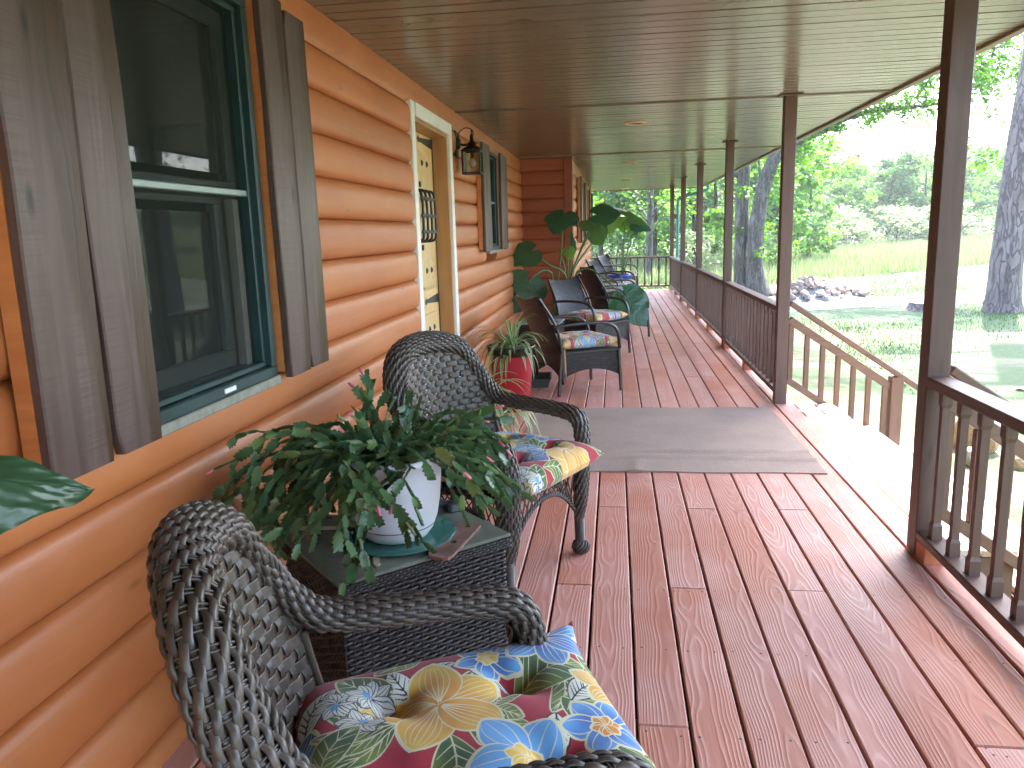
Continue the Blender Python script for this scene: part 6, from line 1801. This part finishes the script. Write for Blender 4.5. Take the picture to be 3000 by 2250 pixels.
# -------- elephant ears
M['ear'] = leafmat('elephant_ear_leaf', (0.026, 0.078, 0.034), (0.045, 0.11, 0.05), 0.3, 0.32, 0.6, vein=True, island=False, under=(0.075, 0.15, 0.05))
M['ear_light'] = leafmat('young_ear_leaf', (0.10, 0.22, 0.03), (0.14, 0.26, 0.04), 0.45, 0.4, 0.4, vein=True, island=False, under=(0.14, 0.26, 0.06))
M['stalk'] = plain('leaf_stalk', (0.085, 0.16, 0.05), 0.4, var=0.15)
def ear_leaf(root, J, tip, nrm, W_, mat, droop=0.25, cup=0.18, wave=0.007, seed=0, name='leaf'):
    """heart shaped leaf: J stalk joint, tip point, nrm the upper face"""
    r = np.random.default_rng(seed + 40)
    J, tip, nrm = (np.asarray(q, float) for q in (J, tip, nrm)); d = tip - J; L = np.linalg.norm(d); d /= L; nrm = nrm - d * (nrm @ d); nrm /= np.linalg.norm(nrm); s = np.cross(nrm, d)
    nu, nv = 34, 17; t = np.linspace(-0.34, 1, nu); v = np.linspace(-1, 1, nv)
    tt = np.clip(t, -0.34, 1)
    w = np.where(tt < 0, np.sqrt(np.clip(1 - (tt / 0.36) ** 2, 0, 1)) * 0.92, 0) + np.where(tt >= 0, 0.92 * (1 - tt ** 1.7) ** 0.85 + 0.10 * np.sin(np.pi * np.clip(tt / 0.5, 0, 1)), 0)
    w = np.maximum(w, 0.004) * W_ / 2 / 0.95
    notch = np.where(tt < 0, np.clip(-tt / 0.34, 0, 1), 0)
    U = np.repeat(t[:, None], nv, 1); Vv = np.repeat(v[None], nu, 0)
    Y = Vv * w[:, None]
    # split of the two back lobes: push the midline forward
    Xl = U * L; Xl = np.where(U < 0, Xl * np.clip(np.abs(Vv) * 1.7 - 0.02, 0.0, 1.0), Xl)
    zz = -droop * L * (np.clip(U, 0, 1) ** 2) - cup * np.abs(Y) ** 1.6 / (W_ / 2) ** 0.6 + wave * np.sin(U * 15 + Vv * 3 + seed) * np.abs(Vv) ** 2 + r.normal(0, 0.002, U.shape)
    P = J + Xl[..., None] * d + Y[..., None] * s + zz[..., None] * nrm
    mb = MB(); mb.add(P.reshape(-1, 3) - np.array(root.location), gridq(nu, nv), uv=np.stack([(U + 0.34) / 1.34, Vv / 2 + 0.5], -1).reshape(-1, 2))
    return mb.obj(name, mat, root, True)
def stalk(root, pts, r0, r1):
    P = spline(pts, 30) - np.array(root.location); MB().tube(P, np.linspace(r0, r1, 30), 8).obj('stalk', M['stalk'], root, True)

ep = tag(empty('elephant_ear_plant', (-0.70, 9.72, 0.0)), 'large elephant ear plant standing in the corner behind the dark chairs', 'potted plant', 'elephant ear plants')
ppt = tag(empty('plant_pot', (-0.70, 9.72, 0.0)), 'round dark pot of the elephant ear plant behind the blue grey chair', 'pot')
MB().lathe([(0.0, 0.0), (0.14, 0.0), (0.19, 0.30), (0.2, 0.30), (0.2, 0.33), (0.18, 0.33), (0.175, 0.30)], 32).obj('body', M['grey_plastic'], ppt, True); MB().lathe([(0.0, 0.30), (0.176, 0.295)], 20).obj('soil', M['soil'], ppt, True)

ear_leaf(ep, (-0.996, 9.450, 1.141), (-1.253, 9.350, 1.028), (-0.150, -0.750, 0.600), 0.42, M['ear'], droop=0.25, cup=0.10, seed=1)
stalk(ep, [(-0.700, 9.690, 0.310), (-0.595, 9.660, 0.806), (-0.795, 9.550, 0.973), (-0.996, 9.450, 1.141)], 0.016, 0.008)
ear_leaf(ep, (-1.028, 9.300, 0.770), (-1.194, 9.200, 0.428), (0.150, -0.950, 0.300), 0.52, M['ear'], droop=0.08, cup=0.10, seed=2)
stalk(ep, [(-0.750, 9.680, 0.310), (-0.754, 9.550, 0.805), (-0.782, 9.500, 0.887), (-0.850, 9.450, 0.908), (-0.946, 9.350, 0.852), (-1.028, 9.300, 0.770)], 0.014, 0.008)
ear_leaf(ep, (-0.615, 9.600, 1.557), (-0.715, 9.340, 1.387), (0.000, -0.550, 0.800), 0.42, M['ear'], droop=0.25, cup=0.18, seed=3)
stalk(ep, [(-0.730, 9.740, 0.310), (-0.691, 9.680, 0.807), (-0.647, 9.660, 1.142), (-0.615, 9.600, 1.557)], 0.013, 0.008)
ear_leaf(ep, (-0.216, 9.750, 1.552), (0.075, 9.700, 1.563), (-0.100, -0.750, 0.700), 0.44, M['ear'], droop=0.10, cup=0.25, seed=4)
stalk(ep, [(-0.650, 9.770, 0.310), (-0.530, 9.750, 0.820), (-0.373, 9.800, 1.236), (-0.216, 9.750, 1.552)], 0.014, 0.008)
ear_leaf(ep, (-0.290, 9.550, 1.351), (-0.063, 9.400, 1.402), (0.250, 0.750, 0.700), 0.42, M['ear'], droop=0.15, cup=0.18, seed=5)
stalk(ep, [(-0.660, 9.700, 0.310), (-0.536, 9.660, 0.815), (-0.431, 9.620, 1.075), (-0.290, 9.550, 1.351)], 0.014, 0.008)
ear_leaf(ep, (-0.088, 9.850, 1.405), (0.113, 9.900, 1.534), (0.400, 0.500, 0.700), 0.24, M['ear_light'], droop=0.25, cup=0.18, seed=6)
stalk(ep, [(-0.640, 9.780, 0.310), (-0.527, 9.800, 0.839), (-0.279, 9.840, 1.212), (-0.088, 9.850, 1.405)], 0.011, 0.008)
ear_leaf(ep, (-0.548, 9.500, 1.143), (-0.511, 9.450, 1.016), (0.100, -0.900, 0.400), 0.16, M['ear_light'], droop=0.10, cup=0.18, seed=7)
stalk(ep, [(-0.680, 9.670, 0.310), (-0.568, 9.580, 0.831), (-0.563, 9.540, 1.019), (-0.548, 9.500, 1.143)], 0.008, 0.005)
ear_leaf(ep, (-0.517, 9.600, 1.150), (-0.524, 9.600, 1.384), (-0.600, -0.700, 0.200), 0.10, M['ear'], droop=0.00, cup=0.60, seed=8)
stalk(ep, [(-0.670, 9.720, 0.310), (-0.552, 9.660, 0.826), (-0.517, 9.600, 1.150)], 0.008, 0.006)
ear_leaf(ep, (0.129, 9.300, 0.571), (0.374, 9.200, 0.253), (-0.100, -0.750, 0.600), 0.48, M['ear'], droop=0.12, cup=0.18, seed=9)
stalk(ep, [(-0.620, 9.700, 0.310), (-0.475, 9.600, 0.812), (-0.421, 9.580, 0.885), (-0.325, 9.540, 0.908), (-0.190, 9.460, 0.850), (-0.027, 9.380, 0.708), (0.129, 9.300, 0.571)], 0.017, 0.008)
stalk(ep, [(-0.710, 9.750, 0.310), (-0.607, 9.700, 0.825), (-0.657, 9.700, 1.036), (-0.711, 9.660, 1.123)], 0.006, 0.003)
stalk(ep, [(-0.690, 9.750, 0.310), (-0.607, 9.700, 0.825), (-0.636, 9.700, 1.036), (-0.613, 9.660, 0.995)], 0.006, 0.003)

bpot = tag(empty('blue_pot', (0.09, 15.95, 0.0)), 'bright blue round pot of the far elephant ear plant', 'pot')
M['blue'] = plain('blue_plastic', (0.015, 0.085, 0.42), 0.35, var=0.05)
MB().lathe([(0.0, 0.0), (0.15, 0.0), (0.205, 0.44), (0.222, 0.445), (0.222, 0.485), (0.205, 0.485), (0.195, 0.45)], 32).obj('body', M['blue'], bpot, True); MB().lathe([(0.0, 0.45), (0.197, 0.445)], 20).obj('soil', M['soil'], bpot, True)
eq = tag(empty('elephant_ear_plant', (0.09, 15.95, 0.45)), 'tall elephant ear plant in the blue pot near the far end', 'potted plant', 'elephant ear plants')

ear_leaf(eq, (0.232, 15.900, 1.613), (0.681, 15.800, 1.515), (0.200, 0.600, 0.800), 0.42, M['ear'], droop=0.25, cup=0.18, seed=20)
stalk(eq, [(0.060, 15.910, 0.460), (0.128, 15.930, 0.542), (0.163, 15.920, 1.036), (0.232, 15.900, 1.613)], 0.014, 0.007)
ear_leaf(eq, (0.410, 15.950, 1.458), (0.720, 15.850, 1.381), (-0.100, -0.600, 0.800), 0.36, M['ear'], droop=0.25, cup=0.18, seed=21)
stalk(eq, [(0.075, 15.930, 0.460), (0.142, 15.930, 0.542), (0.265, 15.920, 0.965), (0.410, 15.950, 1.458)], 0.014, 0.007)
ear_leaf(eq, (0.199, 16.000, 1.397), (0.097, 15.900, 1.626), (0.000, 0.600, 0.700), 0.25, M['ear_light'], droop=0.25, cup=0.18, seed=22)
stalk(eq, [(0.090, 15.950, 0.460), (0.155, 15.930, 0.542), (0.180, 15.920, 0.968), (0.199, 16.000, 1.397)], 0.014, 0.007)
ear_leaf(eq, (0.041, 16.050, 1.428), (0.003, 15.950, 1.479), (0.000, -0.600, 0.700), 0.08, M['ear'], droop=0.25, cup=0.18, seed=23)
stalk(eq, [(0.105, 15.970, 0.460), (0.169, 15.930, 0.541), (0.069, 15.920, 0.971), (0.041, 16.050, 1.428)], 0.014, 0.007)
ear_leaf(eq, (0.490, 16.100, 1.304), (0.598, 16.000, 1.226), (0.200, 0.500, 0.700), 0.20, M['ear_light'], droop=0.25, cup=0.18, seed=24)
stalk(eq, [(0.120, 15.990, 0.460), (0.183, 15.930, 0.541), (0.299, 15.920, 0.897), (0.490, 16.100, 1.304)], 0.014, 0.007)

np_ = tag(empty('elephant_ear_plant', (-0.99, 0.42, 0.0)), 'dark green elephant ear leaf poking in at the left edge before the shutter', 'potted plant', 'elephant ear plants')
MB().lathe([(0.0, 0.0), (0.12, 0.0), (0.16, 0.26), (0.15, 0.26), (0.145, 0.23), (0.0, 0.23)], 28).obj('pot', M['grey_plastic'], np_, True)
ear_leaf(np_, (-0.955, 0.70, 1.135), (-0.812, 1.12, 1.0), (0.55, -0.35, 0.75), 0.26, M['ear'], droop=0.10, cup=0.5, wave=0.012, seed=31)
stalk(np_, [(-0.99, 0.42, 0.24), (-1.0, 0.5, 0.8), (-0.985, 0.62, 1.08), (-0.955, 0.70, 1.135)], 0.014, 0.008)


# ---------------------------------------------------------------- air
mb = MB(); mb.box((60, 150, 20.0), (750, 770, 43.4))
k = NT('haze'); k.t.nodes.remove(k.b)
pv = k.n('VolumePrincipled'); pv.inputs['Color'].default_value = (0.9, 0.95, 1.0, 1); pv.inputs['Density'].default_value = 0.0008; pv.inputs['Anisotropy'].default_value = 0.35
k.l(pv.outputs[0], k.out.inputs['Volume'])
hz = mb.obj('haze', k.m); tag(hz, kind='stuff')
